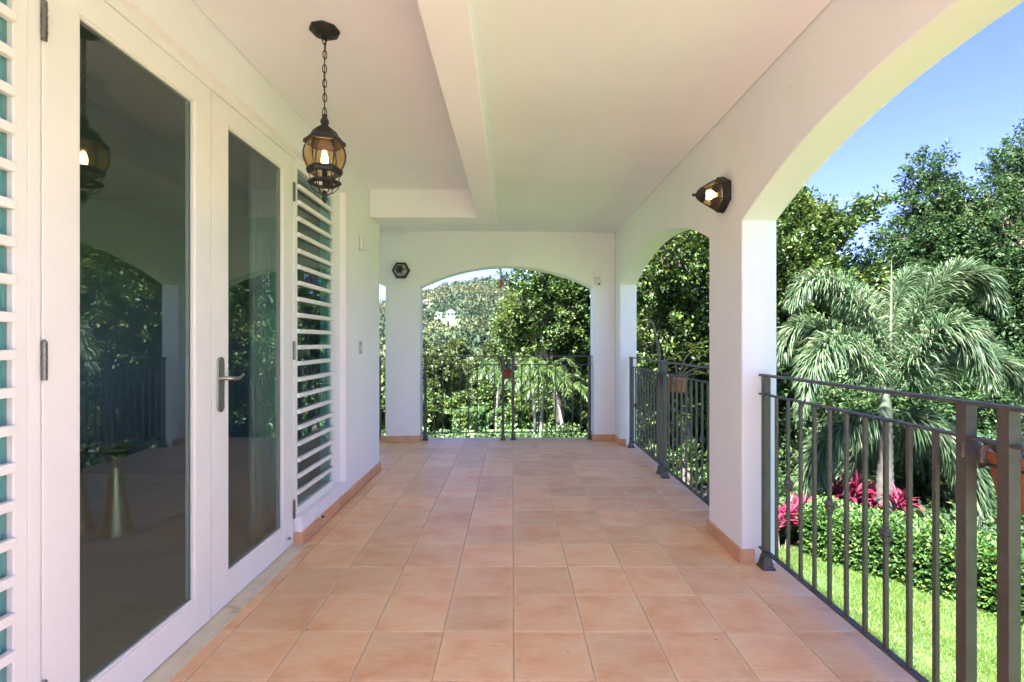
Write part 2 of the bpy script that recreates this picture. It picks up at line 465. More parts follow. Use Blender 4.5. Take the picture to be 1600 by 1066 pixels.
# ------------------------------------------------------------------ terrain
GZ = -1.75
def ground_h(x, y):
    r = math.hypot(x, y)
    az = math.atan2(x, y)
    if r < 14: return GZ
    s = min(1, (r - 14) / 40); s = s * s * (3 - 2 * s)
    if abs(az) < 0.45: dip = 9.0
    else: dip = max(2.0, 9.0 - (abs(az) - 0.45) * 12)
    z = GZ - dip * s
    # hills all round, the highest a little left of straight ahead
    ridge = 15 + 25 * math.exp(-((az + 0.07) / 0.19) ** 2) + 10 * math.sin(az * 3 + 1) + 8 * math.exp(-((az - .5) / .3) ** 2)
    u = (r - 75) / 375
    u = max(0.0, min(1.25, u))
    k = u * u * (3 - 2 * u) if u < 1 else 1 - (u - 1) * 0.9
    z += (ridge + dip) * k
    if r > 60:
        z += min(1, (r - 60) / 80) * 7 * mnoise.noise(Vector((x * .012, y * .012, 3)))
    return z

def build_ground():
    rad = [0, 1.5, 3, 5, 7, 9, 11, 14, 18, 24, 32, 42, 55, 70, 85, 100, 120, 140, 165, 190, 220, 250, 280, 310, 340, 370, 400, 430, 460, 500, 560, 700, 1100, 2200]
    na = 160
    V, Fs = [], []
    for ri in rad:
        for j in range(na):
            az = 2 * math.pi * j / na
            x, y = ri * math.sin(az), ri * math.cos(az)
            V.append((x, y, ground_h(x, y)))
    for i in range(len(rad) - 1):
        for j in range(na):
            Fs.append((i * na + j, i * na + (j + 1) % na, (i + 1) * na + (j + 1) % na, (i + 1) * na + j))
    me = bpy.data.meshes.new('ground')
    me.from_pydata(V, [], Fs)
    me.polygons.foreach_set('use_smooth', [True] * len(Fs))
    me.materials.append(M['ground'])
    o = link('ground', me, kind='structure')
    return o
build_ground()

# ------------------------------------------------------------------ porch: walls, floor, ceiling
WL, WR, CEIL = -1.31, 1.305, 2.652
TH = 0.2
SPR, SEG = 1.95, 28

def arch_pts(a0, a1, rise):
    """points from a0 to a1 along the arch (segment of a circle)"""
    half = (a1 - a0) / 2; c = (a0 + a1) / 2
    Rr = (half * half + rise * rise) / (2 * rise)
    out = []
    for i in range(SEG + 1):
        s = a0 + (a1 - a0) * i / SEG
        z = SPR + math.sqrt(max(0, Rr * Rr - (s - c) ** 2)) - (Rr - rise)
        out.append((s, z))
    return out

def arcade(name, spans, s0, s1, ztop, to3, off, mt, **k):
    """comb shaped wall from s0 to s1 with arched openings down to the floor"""
    zb = -0.02
    poly = [(s0, zb)]
    for a0, a1, rise in spans:
        poly.append((a0, zb)); poly += arch_pts(a0, a1, rise); poly.append((a1, zb))
    poly += [(s1, zb), (s1, ztop), (s0, ztop)]
    mb = MB().prism([to3(s, z) for s, z in poly], off)
    return mb.build(name, mt, bevel=0.007, kind='structure', **k)

wall_right = arcade('wall_right', [(0.12, 2.76, 0.31), (3.22, 5.88, 0.29)], -1.2, 6.165, 2.95,
                    lambda s, z: (WR, s, z), (TH, 0, 0), M['plaster'])
FAR_A = math.atan(0.035)
far_root_x, far_root_y = -1.596, 6.07
wall_far = arcade('wall_far', [(-2.55, 0.0, 0.28), (0.433, 2.63, 0.265)], -3.4, 2.905, 2.95,
                  lambda s, z: (s, 0, z), (0, 0.22, 0), M['plaster'])
wall_far.location = (far_root_x, far_root_y, 0); wall_far.rotation_euler = (0, 0, FAR_A)
def far3(s, t, z):            # local coordinates of the far wall to the world
    return Vector((far_root_x + s * math.cos(FAR_A) - t * math.sin(FAR_A), far_root_y + s * math.sin(FAR_A) + t * math.cos(FAR_A), z))

# left wall with the door and louvre openings
mb = MB()
W0, W1 = WL - 0.16, WL
Y0 = -3.0
mb.box((W0, Y0, -0.02), (W1, 0.64, 2.95))
mb.box((W0, 0.64, -0.02), (W1, 1.35, 0.17))
mb.box((W0, 0.64, 2.43), (W1, 3.80, 2.95))
mb.box((W0, 3.01, -0.02), (W1, 3.80, 0.17))
mb.box((W0, 3.80, -0.02), (W1, 4.76, 2.95))
bmw = bmesh.new(); me_w = mb.mesh('wall_left', M['plaster'])
bmw.from_mesh(me_w); bmesh.ops.remove_doubles(bmw, verts=bmw.verts, dist=1e-5)
# drop faces shared by two touching boxes
keys = {}
for f in bmw.faces:
    keys.setdefault(tuple(sorted(v.index for v in f.verts)), []).append(f)
bmesh.ops.delete(bmw, geom=[f for fl in keys.values() if len(fl) > 1 for f in fl], context='FACES_ONLY')
bmw.to_mesh(me_w); bmw.free()
wall_left = link('wall_left', me_w, kind='structure')
# return wall round the corner and the rest of the room
MB().box((-6.0, 4.66, -0.02), (W0, 4.76, 2.95)).build('wall_left_return', M['plaster'], kind='structure')
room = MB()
# outer wall with an unseen window opening, added to light the room
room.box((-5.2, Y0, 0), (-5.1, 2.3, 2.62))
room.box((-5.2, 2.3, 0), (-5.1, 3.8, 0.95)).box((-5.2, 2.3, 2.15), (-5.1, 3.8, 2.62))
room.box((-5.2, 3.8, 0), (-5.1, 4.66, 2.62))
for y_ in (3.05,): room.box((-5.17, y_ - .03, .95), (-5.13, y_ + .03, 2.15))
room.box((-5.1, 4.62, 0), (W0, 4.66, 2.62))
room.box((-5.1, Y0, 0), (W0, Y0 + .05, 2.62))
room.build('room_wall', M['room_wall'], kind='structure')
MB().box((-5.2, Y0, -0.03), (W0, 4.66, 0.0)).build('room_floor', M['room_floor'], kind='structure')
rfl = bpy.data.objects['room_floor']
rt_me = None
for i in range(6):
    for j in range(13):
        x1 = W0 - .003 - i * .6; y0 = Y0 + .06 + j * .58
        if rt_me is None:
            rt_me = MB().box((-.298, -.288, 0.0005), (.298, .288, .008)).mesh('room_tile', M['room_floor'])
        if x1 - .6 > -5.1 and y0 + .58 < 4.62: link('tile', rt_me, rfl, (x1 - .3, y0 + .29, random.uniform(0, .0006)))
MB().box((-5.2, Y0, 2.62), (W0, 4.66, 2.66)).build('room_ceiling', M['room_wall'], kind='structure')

# ceiling and beams
ceil = MB().box((-1.306, -1.15, CEIL), (1.30, 6.14, CEIL + .1)).build('ceiling', M['ceiling'], kind='structure')
MB().box((-5.2, 4.765, CEIL), (-1.307, 6.0, CEIL + .1)).build('ceiling_side', M['ceiling'], kind='structure')
MB().box((-6.1, -1.2, 2.952), (1.62, 6.75, 3.12)).build('roof_slab', M['plaster'], kind='structure')
BZ = 2.396
bb = MB()
poly = [(-0.322, -1.15), (-0.147, -1.15), (-0.147, 4.665), (WL + .002, 4.665), (WL + .002, 4.43), (-0.322, 4.43)]
bb.prism([(x, y, BZ) for x, y in poly], (0, 0, CEIL + .02 - BZ))
bb.build('ceiling_beam', M['ceiling'], ceil, bevel=0.006)

# slab and plinth
MB().box((-5.2, 4.80, -0.30), (1.50, 6.36, -0.0042)).box((-1.36, -2.6, -0.30), (1.50, 4.80, -0.0042)).build('floor', M['grout'], kind='structure')
floor = bpy.data.objects['floor']
MB().box((-5.2, 4.6, GZ - .3), (1.46, 6.3, -0.30)).box((-6, -3.0, GZ - .3), (1.46, 4.6, -0.30)).build('plinth_wall', M['plaster'], kind='structure')

# floor tiles: each one its own object
TS, GJ = 0.305, 0.0045
def tile_mesh(sx, sy, h=0.012):
    hx, hy, c = sx / 2 - GJ / 2, sy / 2 - GJ / 2, 0.0022
    V = [(-hx, -hy, -h), (hx, -hy, -h), (hx, hy, -h), (-hx, hy, -h),
         (-hx, -hy, -c), (hx, -hy, -c), (hx, hy, -c), (-hx, hy, -c),
         (-hx + c, -hy + c, 0), (hx - c, -hy + c, 0), (hx - c, hy - c, 0), (-hx + c, hy - c, 0)]
    Fc = [(8, 9, 10, 11)]
    for i in range(4):
        j = (i + 1) % 4
        Fc.append((i, j, 4 + j, 4 + i)); Fc.append((4 + i, 4 + j, 8 + j, 8 + i))
    return MB().add(V, Fc)
cache = {}
def put_tile(x0, x1, y0, y1):
    k = (round(x1 - x0, 3), round(y1 - y0, 3))
    if k not in cache: cache[k] = tile_mesh(*k, h=0.0215).mesh('tile', M['tile'])
    o = link('tile', cache[k], floor, ((x0 + x1) / 2, (y0 + y1) / 2, random.uniform(-.0007, .0005)),
             (random.uniform(-.0018, .0018), random.uniform(-.0018, .0018), random.uniform(-.002, .002)))
    return o
rows = [1.80 + TS * n for n in range(-4, 14)]
for y0 in rows:
    for k in range(-4, 4):
        put_tile(.004 + k * TS, .004 + (k + 1) * TS, y0, y0 + TS)
    put_tile(.004 + 4 * TS, 1.52, y0, y0 + TS)
    if y0 + TS < 4.9:
        put_tile(-1.296 if y0 > 3.1 or True else -1.27, .004 - 4 * TS, y0, y0 + TS)
    else:
        for k in range(-8, -4):
            put_tile(.004 + k * TS, .004 + (k + 1) * TS, y0, y0 + TS)
# last narrow row and the sunny terrace behind the camera
for k in range(-8, 4):
    put_tile(.004 + k * TS, .004 + (k + 1) * TS, rows[-1] + TS, 6.38)
put_tile(.004 + 4 * TS, 1.52, rows[-1] + TS, 6.38)
for n in range(-9, -4):
    y0 = 1.80 + TS * (n)
    mbt = [put_tile(.004 + k * TS, .004 + (k + 1) * TS, y0, y0 + TS) for k in range(-4, 4)]
    put_tile(.004 + 4 * TS, 1.52, y0, y0 + TS)

# marble threshold under the doors
MB().box((-1.45, 1.355, -.01), (-1.272, 3.012, 0.012)).build('threshold', M['marble'], bevel=.003, kind='structure')

# skirting tiles
scache = {}
def skirt(parent, p0, p1, nrm, h=0.08, t=0.012, first=0.305):
    """row of skirting tiles from p0 to p1 on the side nrm points to"""
    p0, p1, nrm = Vector(p0), Vector(p1), Vector(nrm).normalized()
    d = p1 - p0; Ln = d.length; d.normalize()
    s = 0.0; step = first
    while s < Ln - 1e-4:
        e = min(Ln, s + step); step = TS
        if Ln - e < .03: e = Ln
        w = round(e - s, 3)
        if w not in scache:
            hw = w / 2 - .0012
            scache[w] = MB().prism([(-hw, 0, 0.001), (-hw, t, 0.001), (-hw, t, h - .003), (-hw, t - .003, h), (-hw, 0, h)], (2 * hw, 0, 0)).mesh('skirting_tile', M['skirt'])
        mid = p0 + d * (s + e) / 2
        ang = math.atan2(nrm.y, nrm.x) - math.pi / 2
        o = link('skirting_tile', scache[w], None, mid, (0, 0, ang + random.uniform(-.003, .003)))
        o.parent = parent; o.matrix_parent_inverse = Matrix.LocRotScale(parent.location, parent.rotation_euler, None).inverted()
        s = e
skirt(wall_left, (WL, 3.01, 0), (WL, 4.772, 0), (1, 0, 0))
skirt(wall_left, (WL - .045, 3.01, 0), (WL + .012, 3.01, 0), (0, -1, 0))
skirt(wall_left, (WL, 4.76, 0), (WL - 1.5, 4.76, 0), (0, 1, 0))
skirt(wall_left, (WL, 0.0, 0), (WL, 1.30, 0), (1, 0, 0))
skirt(wall_right, (WR, 3.232, 0), (WR, 2.748, 0), (-1, 0, 0), first=.19)
skirt(wall_right, (WR, 2.76, 0), (WR + .07, 2.76, 0), (0, -1, 0))
skirt(wall_right, (WR, 3.22, 0), (WR + .07, 3.22, 0), (0, 1, 0))
skirt(wall_right, (WR, 6.16, 0), (WR, 5.868, 0), (-1, 0, 0))
skirt(wall_right, (WR, 5.88, 0), (WR + .07, 5.88, 0), (0, -1, 0))
skirt(wall_right, (WR, .132, 0), (WR, -1.2, 0), (-1, 0, 0))
fn = (math.sin(FAR_A), -math.cos(FAR_A), 0)
fx = Vector((math.cos(FAR_A), math.sin(FAR_A), 0))
skirt(wall_far, far3(-.06, 0, 0), far3(.445, 0, 0), fn, first=.075)
skirt(wall_far, far3(2.618, 0, 0), far3(2.905, 0, 0), fn)
skirt(wall_far, far3(.433, -.012, 0), far3(.433, .06, 0), fx)
skirt(wall_far, far3(2.63, -.012, 0), far3(2.63, .06, 0), -fx)

# ------------------------------------------------------------------ french doors and louvre windows
DX = -1.355                      # front plane of the doors
DTOP, DBOT = 2.392, 0.016
frame = empty('door_frame', (DX, 1.35, 0), label='white painted timber frame around the double doors and the louvred side panels', cat='door frame')
def fr_box(name, a, b, par=frame, mt='door_paint', bev=.003):
    o = MB().box((a[0] - DX, a[1] - 1.35, a[2]), (b[0] - DX, b[1] - 1.35, b[2])).build(name, M[mt], par, bevel=bev)
    return o
fr_box('jamb', (DX - .09, 1.354, 0), (DX + .000, 1.3925, 2.43))
fr_box('jamb', (DX - .09, 2.995, 0.172), (DX + .004, 3.016, 2.43))
fr_box('head', (DX - .09, 1.3935, 2.396), (DX + .004, 2.994, 2.43))
fr_box('stop_bead', (DX - .085, 1.3935, 0.01), (DX - .05, 1.412, 2.395))
fr_box('stop_bead', (DX - .085, 2.975, 0.01), (DX - .05, 2.994, 2.395))

def hinge(par, y, z, h=0.112):
    mbh = MB().tube([(0.007, y, z - h / 2), (0.007, y, z + h / 2)], 0.0075, 10)
    mbh.box((-.004, y - .002, z - h / 2 + .002), (.002, y + .014, z + h / 2 - .002))
    for k in range(1, 5):
        zz = z - h / 2 + h * k / 5
        mbh.tube([(0.007, y, zz - .0012), (0.007, y, zz + .0012)], 0.0088, 10)
    mbh.tube([(0.007, y, z + h / 2), (0.007, y, z + h / 2 + .006)], [0.006, .003], 8)
    return mbh.build('hinge', M['hinge_metal'], par)

def door(y0, y1, st0, st1, label, hy, hinge_side):
    root = empty('french_door', (DX, y0, 0), label=label, cat='door')
    w = y1 - y0
    T = 0.045
    z0, z1 = DBOT, DTOP
    b0, t1 = 0.155, 2.290
    g = 0.0
    MB().box((-T, 0.0015, z0), (0, st0, z1)).build('stile', M['door_paint'], root, bevel=.002)
    MB().box((-T, w - st1, z0), (0, w - .0015, z1)).build('stile', M['door_paint'], root, bevel=.002)
    MB().box((-T, st0, z0), (-.0006, w - st1, b0)).build('bottom_rail', M['door_paint'], root, bevel=.002)
    MB().box((-T, st0, t1), (-.0006, w - st1, z1)).build('top_rail', M['door_paint'], root, bevel=.002)
    # glazing bead in front of the glass
    bd = MB(); q = .010
    for (ya, yb, za, zb) in ((st0, st0 + q, b0, t1), (w - st1 - q, w - st1, b0, t1)):
        bd.box((-.018, ya, za), (-.005, yb, zb))
    for (za, zb) in ((b0, b0 + q), (t1 - q, t1)):
        bd.box((-.018, st0 + q, za), (-.005, w - st1 - q, zb))
    bd.build('glazing_bead', M['door_paint'], root, bevel=.002)
    MB().box((-.0235, st0 + .001, b0 + .001), (-.0195, w - st1 - .001, t1 - .001)).build('pane', M['pane'], root)
    for z in (2.185, 1.205, 0.225):
        hinge(root, hy - y0, z)
    return root
d1 = door(1.3955, 2.178, .118, .106, 'near leaf of the white double glass doors, hinged beside the left louvre', 1.3945, 0)
d2 = door(2.184, 2.990, .125, .125, 'far leaf of the white double glass doors, with the nickel lever handle', 2.9915, 1)
# lever handle
hd = MB()
yy, zc = 2.243 - 2.184, 1.062
plate = [(yy + .026 * math.cos(t) , zc + (.102 if math.sin(t) > 0 else -.102) + .026 * math.sin(t)) for t in [2 * math.pi * i / 24 + .01 for i in range(24)]]
hd.prism([(.0005, y, z) for y, z in plate], (.007, 0, 0))
handle = hd.build('handle', M['nickel'], d2, bevel=.002)
lv = MB()
lv.tube([(.007, yy, 1.092), (.030, yy, 1.092), (.046, yy + .006, 1.091), (.052, yy + .022, 1.089), (.052, yy + .055, 1.086), (.051, yy + .08, 1.092), (.050, yy + .102, 1.101), (.046, yy + .118, 1.100)],
        [.013, .010, .0095, .010, .0085, .0075, .007, .005], 10)
lv.tube([(.0076, yy, 1.092), (.012, yy, 1.092)], .018, 16)
lv.build('lever', M['nickel'], handle)
sc_ = MB()
for z in (1.165, 0.962, 1.002): sc_.tube([(.0076, yy, z), (.0095, yy, z)], .004, 8)
sc_.build('screw', M['nickel'], handle)
# catch at the foot of the far leaf
MB().tube([(.0, .71, .085), (.012, .71, .085)], .014, 14).build('catch_plate', M['white_plastic'], d2)
MB().tube([(.012, .71, .085), (.03, .71, .085)], .007, 10).build('catch_pin', M['nickel'], d2)

def louver(y0, y1, label, lo=0.222, hi=2.352, fe=.04):
    root = empty('louvred_window', (DX, y0, 0), label=label, cat='window', group='louvred windows flanking the doors')
    w = y1 - y0
    fw = .03
    wi = w - fw - fe
    # frame
    MB().box((-.085, 0, .172), (.002, fw, 2.43)).build('frame_side', M['door_paint'], root, bevel=.003)
    MB().box((-.085, w - fe, .172), (.002, w, 2.43)).build('frame_side', M['door_paint'], root, bevel=.003)
    MB().box((-.085, fw, .172), (.010, w - fe, lo)).build('sill', M['door_paint'], root, bevel=.004)
    MB().box((-.085, fw, hi), (.001, w - fe, 2.43)).build('frame_head', M['door_paint'], root, bevel=.003)
    bar = MB().box((-.011, 0, -.0138), (.014, wi, .0138)).mesh('louvre_bar', M['door_paint'])
    gb = MB().box((-.003, 0, -.043), (.002, wi - .004, .043)).mesh('louvre_pane', M['louver_glass'])
    for k in range(-10, 10):
        z = 1.327 + k * .1015
        o = link('louvre_bar', bar, root, (0, fw, z))
        b = o.modifiers.new('bevel', 'BEVEL'); b.width = .004; b.segments = 2
    for k in range(-11, 10):
        z = 1.327 + (k + .5) * .1015
        link('louvre_pane', gb, root, (-.0155, fw + .002, z))
    # inner frame bars behind the glass that give the teal edges
    MB().box((-.083, fw + .0005, lo), (-.028, fw + .018, hi)).box((-.083, w - fe - .018, lo), (-.028, w - fe - .0005, hi)).build('inner_stile', M['door_paint'], root)
    # insect screen cranks
    return root
louver(0.650, 1.3525, 'white louvred window cut off by the left edge, nearest the viewer')
louver(3.018, 3.798, 'white louvred window between the far door leaf and the bare wall', fe=.16)

# wall fittings on the left wall
sw = empty('switch_plate', (WL, 4.16, 1.21), label='small grey switch plate low on the left wall beside the louvres', cat='light switch')
MB().box((0, -.038, -.055), (.007, .038, .055)).build('plate', M['grey_plastic'], sw, bevel=.002)
MB().box((.007, -.010, -.020), (.011, .010, .020)).build('rocker', M['white_plastic'], sw, bevel=.0015)
se = empty('door_chime', (WL, 4.16, 2.11), label='small white chime box high on the left wall above the switch', cat='chime')
MB().box((0, -.030, -.065), (.030, .030, .060)).build('cover', M['white_plastic'], se, bevel=.008)
MB().box((.0, -.036, -.07), (.012, -.030, .045)).build('side_plate', M['grey_plastic'], se, bevel=.001)
hk = empty('door_holdback', (WL + .0, 3.20, .105), label='small dark rubber tipped door stop just above the left skirting', cat='door stop')
MB().tube([(0, 0, 0), (.05, 0, 0)], .004, 8).build('rod', M['white_plastic'], hk)
MB().tube([(.05, 0, 0), (.065, 0, 0)], [.009, .007], 10).build('tip', M['dark_plastic'], hk)

# security camera by the far arch
p = far3(2.665, -.0, 1.99)
cm = empty('security_camera', p, FAR_A, label='small white security camera with two aerials by the far arch', cat='camera')
MB().box((-.028, -.022, .0), (.042, 0, .095)).build('bracket', M['white_plastic'], cm, bevel=.008)
MB().lathe([(.0, -.048), (.022, -.044), (.034, -.026), (.038, 0), (.038, .03), (.030, .05), (0, .054)], 18, m=Matrix.Translation((.012, -.055, .02)) @ Matrix.Rotation(R(60), 4, 'X')).build('body', M['white_plastic'], cm)
MB().lathe([(.016, 0), (.016, .006), (.008, .008), (0, .008)], 16, m=Matrix.Translation((.012, -.092, -.002)) @ Matrix.Rotation(R(80), 4, 'X')).build('lens', M['dark_plastic'], cm)
MB().tube([(-.026, -.016, .08), (-.026, -.02, .20)], [.005, .003], 8).build('aerial', M['white_plastic'], cm)
MB().tube([(.038, -.016, .08), (.055, -.02, .19)], [.005, .003], 8).build('aerial', M['white_plastic'], cm)

# ------------------------------------------------------------------ hanging lantern
LX, LY = -.838, 2.16
KZ = lambda y: EYE + (534 - y) * .002855
lan = empty('hanging_lantern', (LX, LY, CEIL), label='black iron hanging lantern with amber glass on a chain from the ceiling', cat='lantern')
def lb(mbx, name, mt, par=lan, **k): return mbx.build(name, M[mt], par, **k)
Z = lambda y: KZ(y) - CEIL
MB_c = MB().lathe([(.0, -.030), (.020, -.030), (.045, -.024), (.060, -.014), (.066, -.010), (.066, -.001)], 8, smooth=False, rot=.2)
lb(MB_c, 'canopy', 'black_iron', bevel=.002)
def ring_pts(c, rx, rz, ang, n=14):
    return [(c[0] + rx * math.cos(t) * math.cos(ang), c[1] + rx * math.cos(t) * math.sin(ang), c[2] + rz * math.sin(t)) for t in [2 * math.pi * i / n for i in range(n)]]
z_top, z_cap = -.032, Z(181)
nl = 11
pitch_l = (z_top - z_cap) / nl
linkm = [MB().tube(ring_pts((0, 0, 0), .0085, pitch_l * .62, a_), .0022, 6, closed=True).mesh('chain_link', M['black_iron']) for a_ in (0.35, 0.35 + math.pi / 2)]
for i in range(nl):
    link('chain_link', linkm[i % 2], lan, (random.uniform(-.001, .001), 0, z_top - pitch_l * (i + .5)))
lb(MB().tube([(.004, .003, z_top), (-.004, .002, (z_top + z_cap) / 2), (.002, -.002, z_cap)], .0022, 6), 'cable', 'black_iron')
HX = 6
cap = MB().lathe([(0, Z(180)), (.012, Z(180)), (.010, Z(184)), (.017, Z(188)), (.019, Z(192)), (.014, Z(196)), (.016, Z(198))], 16)
cap.lathe([(.016, Z(197)), (.030, Z(200)), (.050, Z(205)), (.060, Z(211)), (.075, Z(217)), (.090, Z(221)), (.090, Z(226)), (.080, Z(226)), (.05, Z(216)), (.01, Z(208))], HX, smooth=False, rot=.3)
lb(cap, 'cap', 'black_iron', bevel=.0015)
gp = [(.070, Z(224)), (.083, Z(231)), (.089, Z(240)), (.087, Z(249)), (.078, Z(258)), (.068, Z(265))]
lb(MB().lathe([(r_ - .003, z_) for r_, z_ in gp], 24, close=False), 'globe', 'amber_glass')
for k in range(6):
    an = .3 + k * math.pi / 3
    lb(MB().tube([(r_ * math.cos(an), r_ * math.sin(an), z_) for r_, z_ in gp], .0036, 6), 'rib', 'black_iron')
ring = MB().lathe([(.075, Z(263)), (.078, Z(266)), (.074, Z(272)), (.062, Z(273)), (.062, Z(266)), (.066, Z(263)), (.075, Z(263))], HX, smooth=False, rot=.3, close=False)
lb(ring, 'lower_ring', 'black_iron', bevel=.001)
ring2 = MB().lathe([(.060, Z(284)), (.070, Z(283)), (.072, Z(287)), (.060, Z(290)), (.054, Z(289)), (.060, Z(284))], HX, smooth=False, rot=.3, close=False)
lb(ring2, 'scroll_ring', 'black_iron', bevel=.001)
for k in range(6):
    an = .3 + k * math.pi / 3
    prof = [(.070, Z(270)), (.060, Z(278)), (.063, Z(286)), (.056, Z(294)), (.036, Z(301)), (.010, Z(304))]
    lb(MB().tube([(r_ * math.cos(an), r_ * math.sin(an), z_) for r_, z_ in prof], .0024, 6), 'scroll', 'black_iron')
lb(MB().lathe([(0, Z(298)), (.007, Z(299)), (.009, Z(303)), (.014, Z(304)), (.014, Z(306)), (.008, Z(308)), (.013, Z(310)), (.010, Z(314)), (.003, Z(318)), (0, Z(318))], 14), 'finial', 'black_iron')
lb(MB().lathe([(.0, Z(294)), (.010, Z(294)), (.012, Z(262)), (.016, Z(261)), (.014, Z(260)), (0, Z(260))], 14), 'candle_socket', 'black_iron')
lb(MB().lathe([(0, Z(294)), (.0135, Z(293)), (.0135, Z(276)), (0, Z(276))], 14, m=Matrix.Translation((.026, .0, 0))), 'socket_post', 'black_iron')
lb(MB().lathe([(.009, Z(260)), (.013, Z(255)), (.0145, Z(250)), (.011, Z(243)), (.004, Z(237)), (0, Z(236))], 14, close=False), 'bulb', 'filament')

# ------------------------------------------------------------------ wall sconces
def sconce(loc, rot, lit, label):
    root = bpy.data.objects.new('wall_sconce', None); col.objects.link(root)
    root.location = loc; root.rotation_euler = rot
    tag(root, label, 'wall lamp', 'hexagonal wall lamps')
    def b(mbx, n, mt, **k): return mbx.build(n, M[mt], root, **k)
    r0 = .113
    b(MB().lathe([(r0 * .96, .001), (r0, .006), (r0, .018), (r0 * .97, .022), (r0 * .97, .045), (r0 * .90, .050), (r0 * .78, .050), (r0 * .78, .03), (0, .03)], 6, smooth=False), 'back_plate', 'black_iron', bevel=.0015)
    prof = [(.093, .050), (.086, .070), (.074, .092), (.060, .114), (.049, .133)]
    b(MB().lathe([(r_ - .005, z_) for r_, z_ in prof], 6, smooth=False, close=False), 'shade_glass', 'amber_glass' if lit else 'seeded_glass')
    for k in range(6):
        an = k * math.pi / 3
        b(MB().tube([(r_ * math.cos(an), r_ * math.sin(an), z_) for r_, z_ in prof], .0042, 6), 'rib', 'black_iron')
    for k in range(30):   # pierced gallery round the glass
        pass
    b(MB().lathe([(.050, .130), (.053, .134), (.050, .140), (.040, .155), (.026, .168), (.012, .176), (.006, .182), (.0, .184)], 6, smooth=False), 'cap', 'black_iron', bevel=.001)
    b(MB().lathe([(0, .180), (.007, .182), (.010, .190), (.007, .198), (0, .200)], 12), 'finial', 'black_iron')
    b(MB().lathe([(0, .03), (.016, .03), (.016, .06), (0, .06)], 12), 'lamp_holder', 'white_plastic')
    if lit:
        b(MB().lathe([(.012, .060), (.026, .078), (.030, .095), (.022, .112), (0, .120)], 16, close=False), 'bulb', 'candle_bulb')
    else:
        b(MB().lathe([(.012, .060), (.024, .078), (.027, .093), (.020, .108), (0, .115)], 16, close=False), 'bulb', 'white_plastic')
    return root
sconce((WR, 2.985, 2.165), (0, R(-90), 0), True, 'lit black hexagonal wall lamp on the right wall between the two arches')
s2 = sconce(far3(.20, 0, 2.15), (R(90), 0, FAR_A), False, 'unlit black hexagonal wall lamp on the far pillar left of the end arch')

# ------------------------------------------------------------------ railings
def post_mesh(h=1.066):
    m1 = MB().box((-.017, -.017, .0), (.017, .017, h))
    m2 = MB().lathe([(.050, .0), (.052, .008), (.040, .018), (.036, .040), (.030, .062), (.030, .070), (.024, .074)], 4, smooth=False, rot=math.pi / 4)
    return m1.mesh('post', M['iron']), m2.mesh('post_base', M['iron'])
POST, PBASE = post_mesh()
BAL = MB().box((-.0068, -.0068, .098), (.0068, .0068, .962)).mesh('baluster', M['iron'])
KNU = MB().lathe([(.0085, -.036), (.014, -.032), (.010, -.027), (.0165, -.020), (.019, -.014), (.023, -.010), (.023, -.004), (.017, 0), (.023, .004), (.023, .010), (.019, .014), (.0165, .020), (.010, .027), (.014, .032), (.0085, .036)], 4, smooth=False, rot=math.pi / 4).mesh('collar', M['iron'])
def railing(p0, p1, posts, groups, knots, label, stub=(True, True), kz=.53):
    """p0->p1 on the floor; posts: distances; groups: [(first, last, count)] of balusters between posts"""
    p0, p1 = Vector(p0), Vector(p1)
    d = p1 - p0; Ln = d.length
    root = empty('balcony_railing', p0, math.atan2(d.y, d.x), label=label, cat='railing', group='wrought iron railings between the pillars')
    MB().box((-.045, -.020, 1.066), (Ln + .045, .020, 1.079)).build('top_rail', M['iron'], root, bevel=.0025)
    for z, t in ((.966, .0075), (.094, .0075)):
        MB().box((-.10 if stub[0] else 0, -.016, z - t * .6), (Ln + (.10 if stub[1] else 0), .016, z + t * .6)).build('cross_rail', M['iron'], root, bevel=.002)
    for s in posts:
        link('post', POST, root, (s, 0, 0)); 
        po = root.children[-1] if root.children else None
        pb = link('post_base', PBASE, None); pb.parent = [o for o in col.objects if o.parent == root and o.name.startswith('post')][-1] if False else LASTPOST[0]
    return root
LASTPOST = [None]
def railing(p0, p1, posts, groups, label, kz=.53, ph=1, knots=True):
    p0, p1 = Vector(p0), Vector(p1)
    d = p1 - p0; Ln = d.length
    root = empty('balcony_railing', p0, math.atan2(d.y, d.x), label=label, cat='railing', group='wrought iron railings between the pillars')
    MB().box((-.045, -.020, 1.066), (Ln + .045, .020, 1.079)).build('top_rail', M['iron'], root, bevel=.0025)
    for z in (.966, .094):
        MB().box((-.055, -.015, z - .0045), (Ln + .055, .015, z + .0045)).build('cross_rail', M['iron'], root, bevel=.0015)
    for s in posts:
        po = link('post', POST, root, (s, 0, 0))
        link('post_base', PBASE, po)
    for (a_, b_, n) in groups:
        for i in range(1, n + 1):
            s = a_ + (b_ - a_) * i / (n + 1)
            bo = link('baluster', BAL, root, (s, 0, 0), (0, 0, random.uniform(-.03, .03)))
            if knots and i % 3 == ph: link('collar', KNU, bo, (0, 0, kz))
    return root
RX = 1.412
railing((RX, 2.70, 0), (RX, .18, 0), [0, 1.192, 1.321, 2.52], [(0, 1.192, 10), (1.321, 2.52, 10)],
        'nearest iron railing in the big right arch, two posts at the photo edge', ph=2)
railing((RX, 5.77, 0), (RX, 3.28, 0), [0, 1.143, 1.28, 2.49], [(0, 1.143, 10), (1.28, 2.49, 10)],
        'iron railing in the far right arch behind the thick white pillar', ph=2)
a_, b_ = far3(.483, .12, 0), far3(2.598, .12, 0)
railing(a_, b_, [0, .994, 1.123, 2.115], [(0, .994, 8), (1.123, 2.115, 8)],
        'plain iron railing across the end arch facing the hillside', knots=False)
a_, b_ = far3(-2.45, .12, 0), far3(-.10, .12, 0)
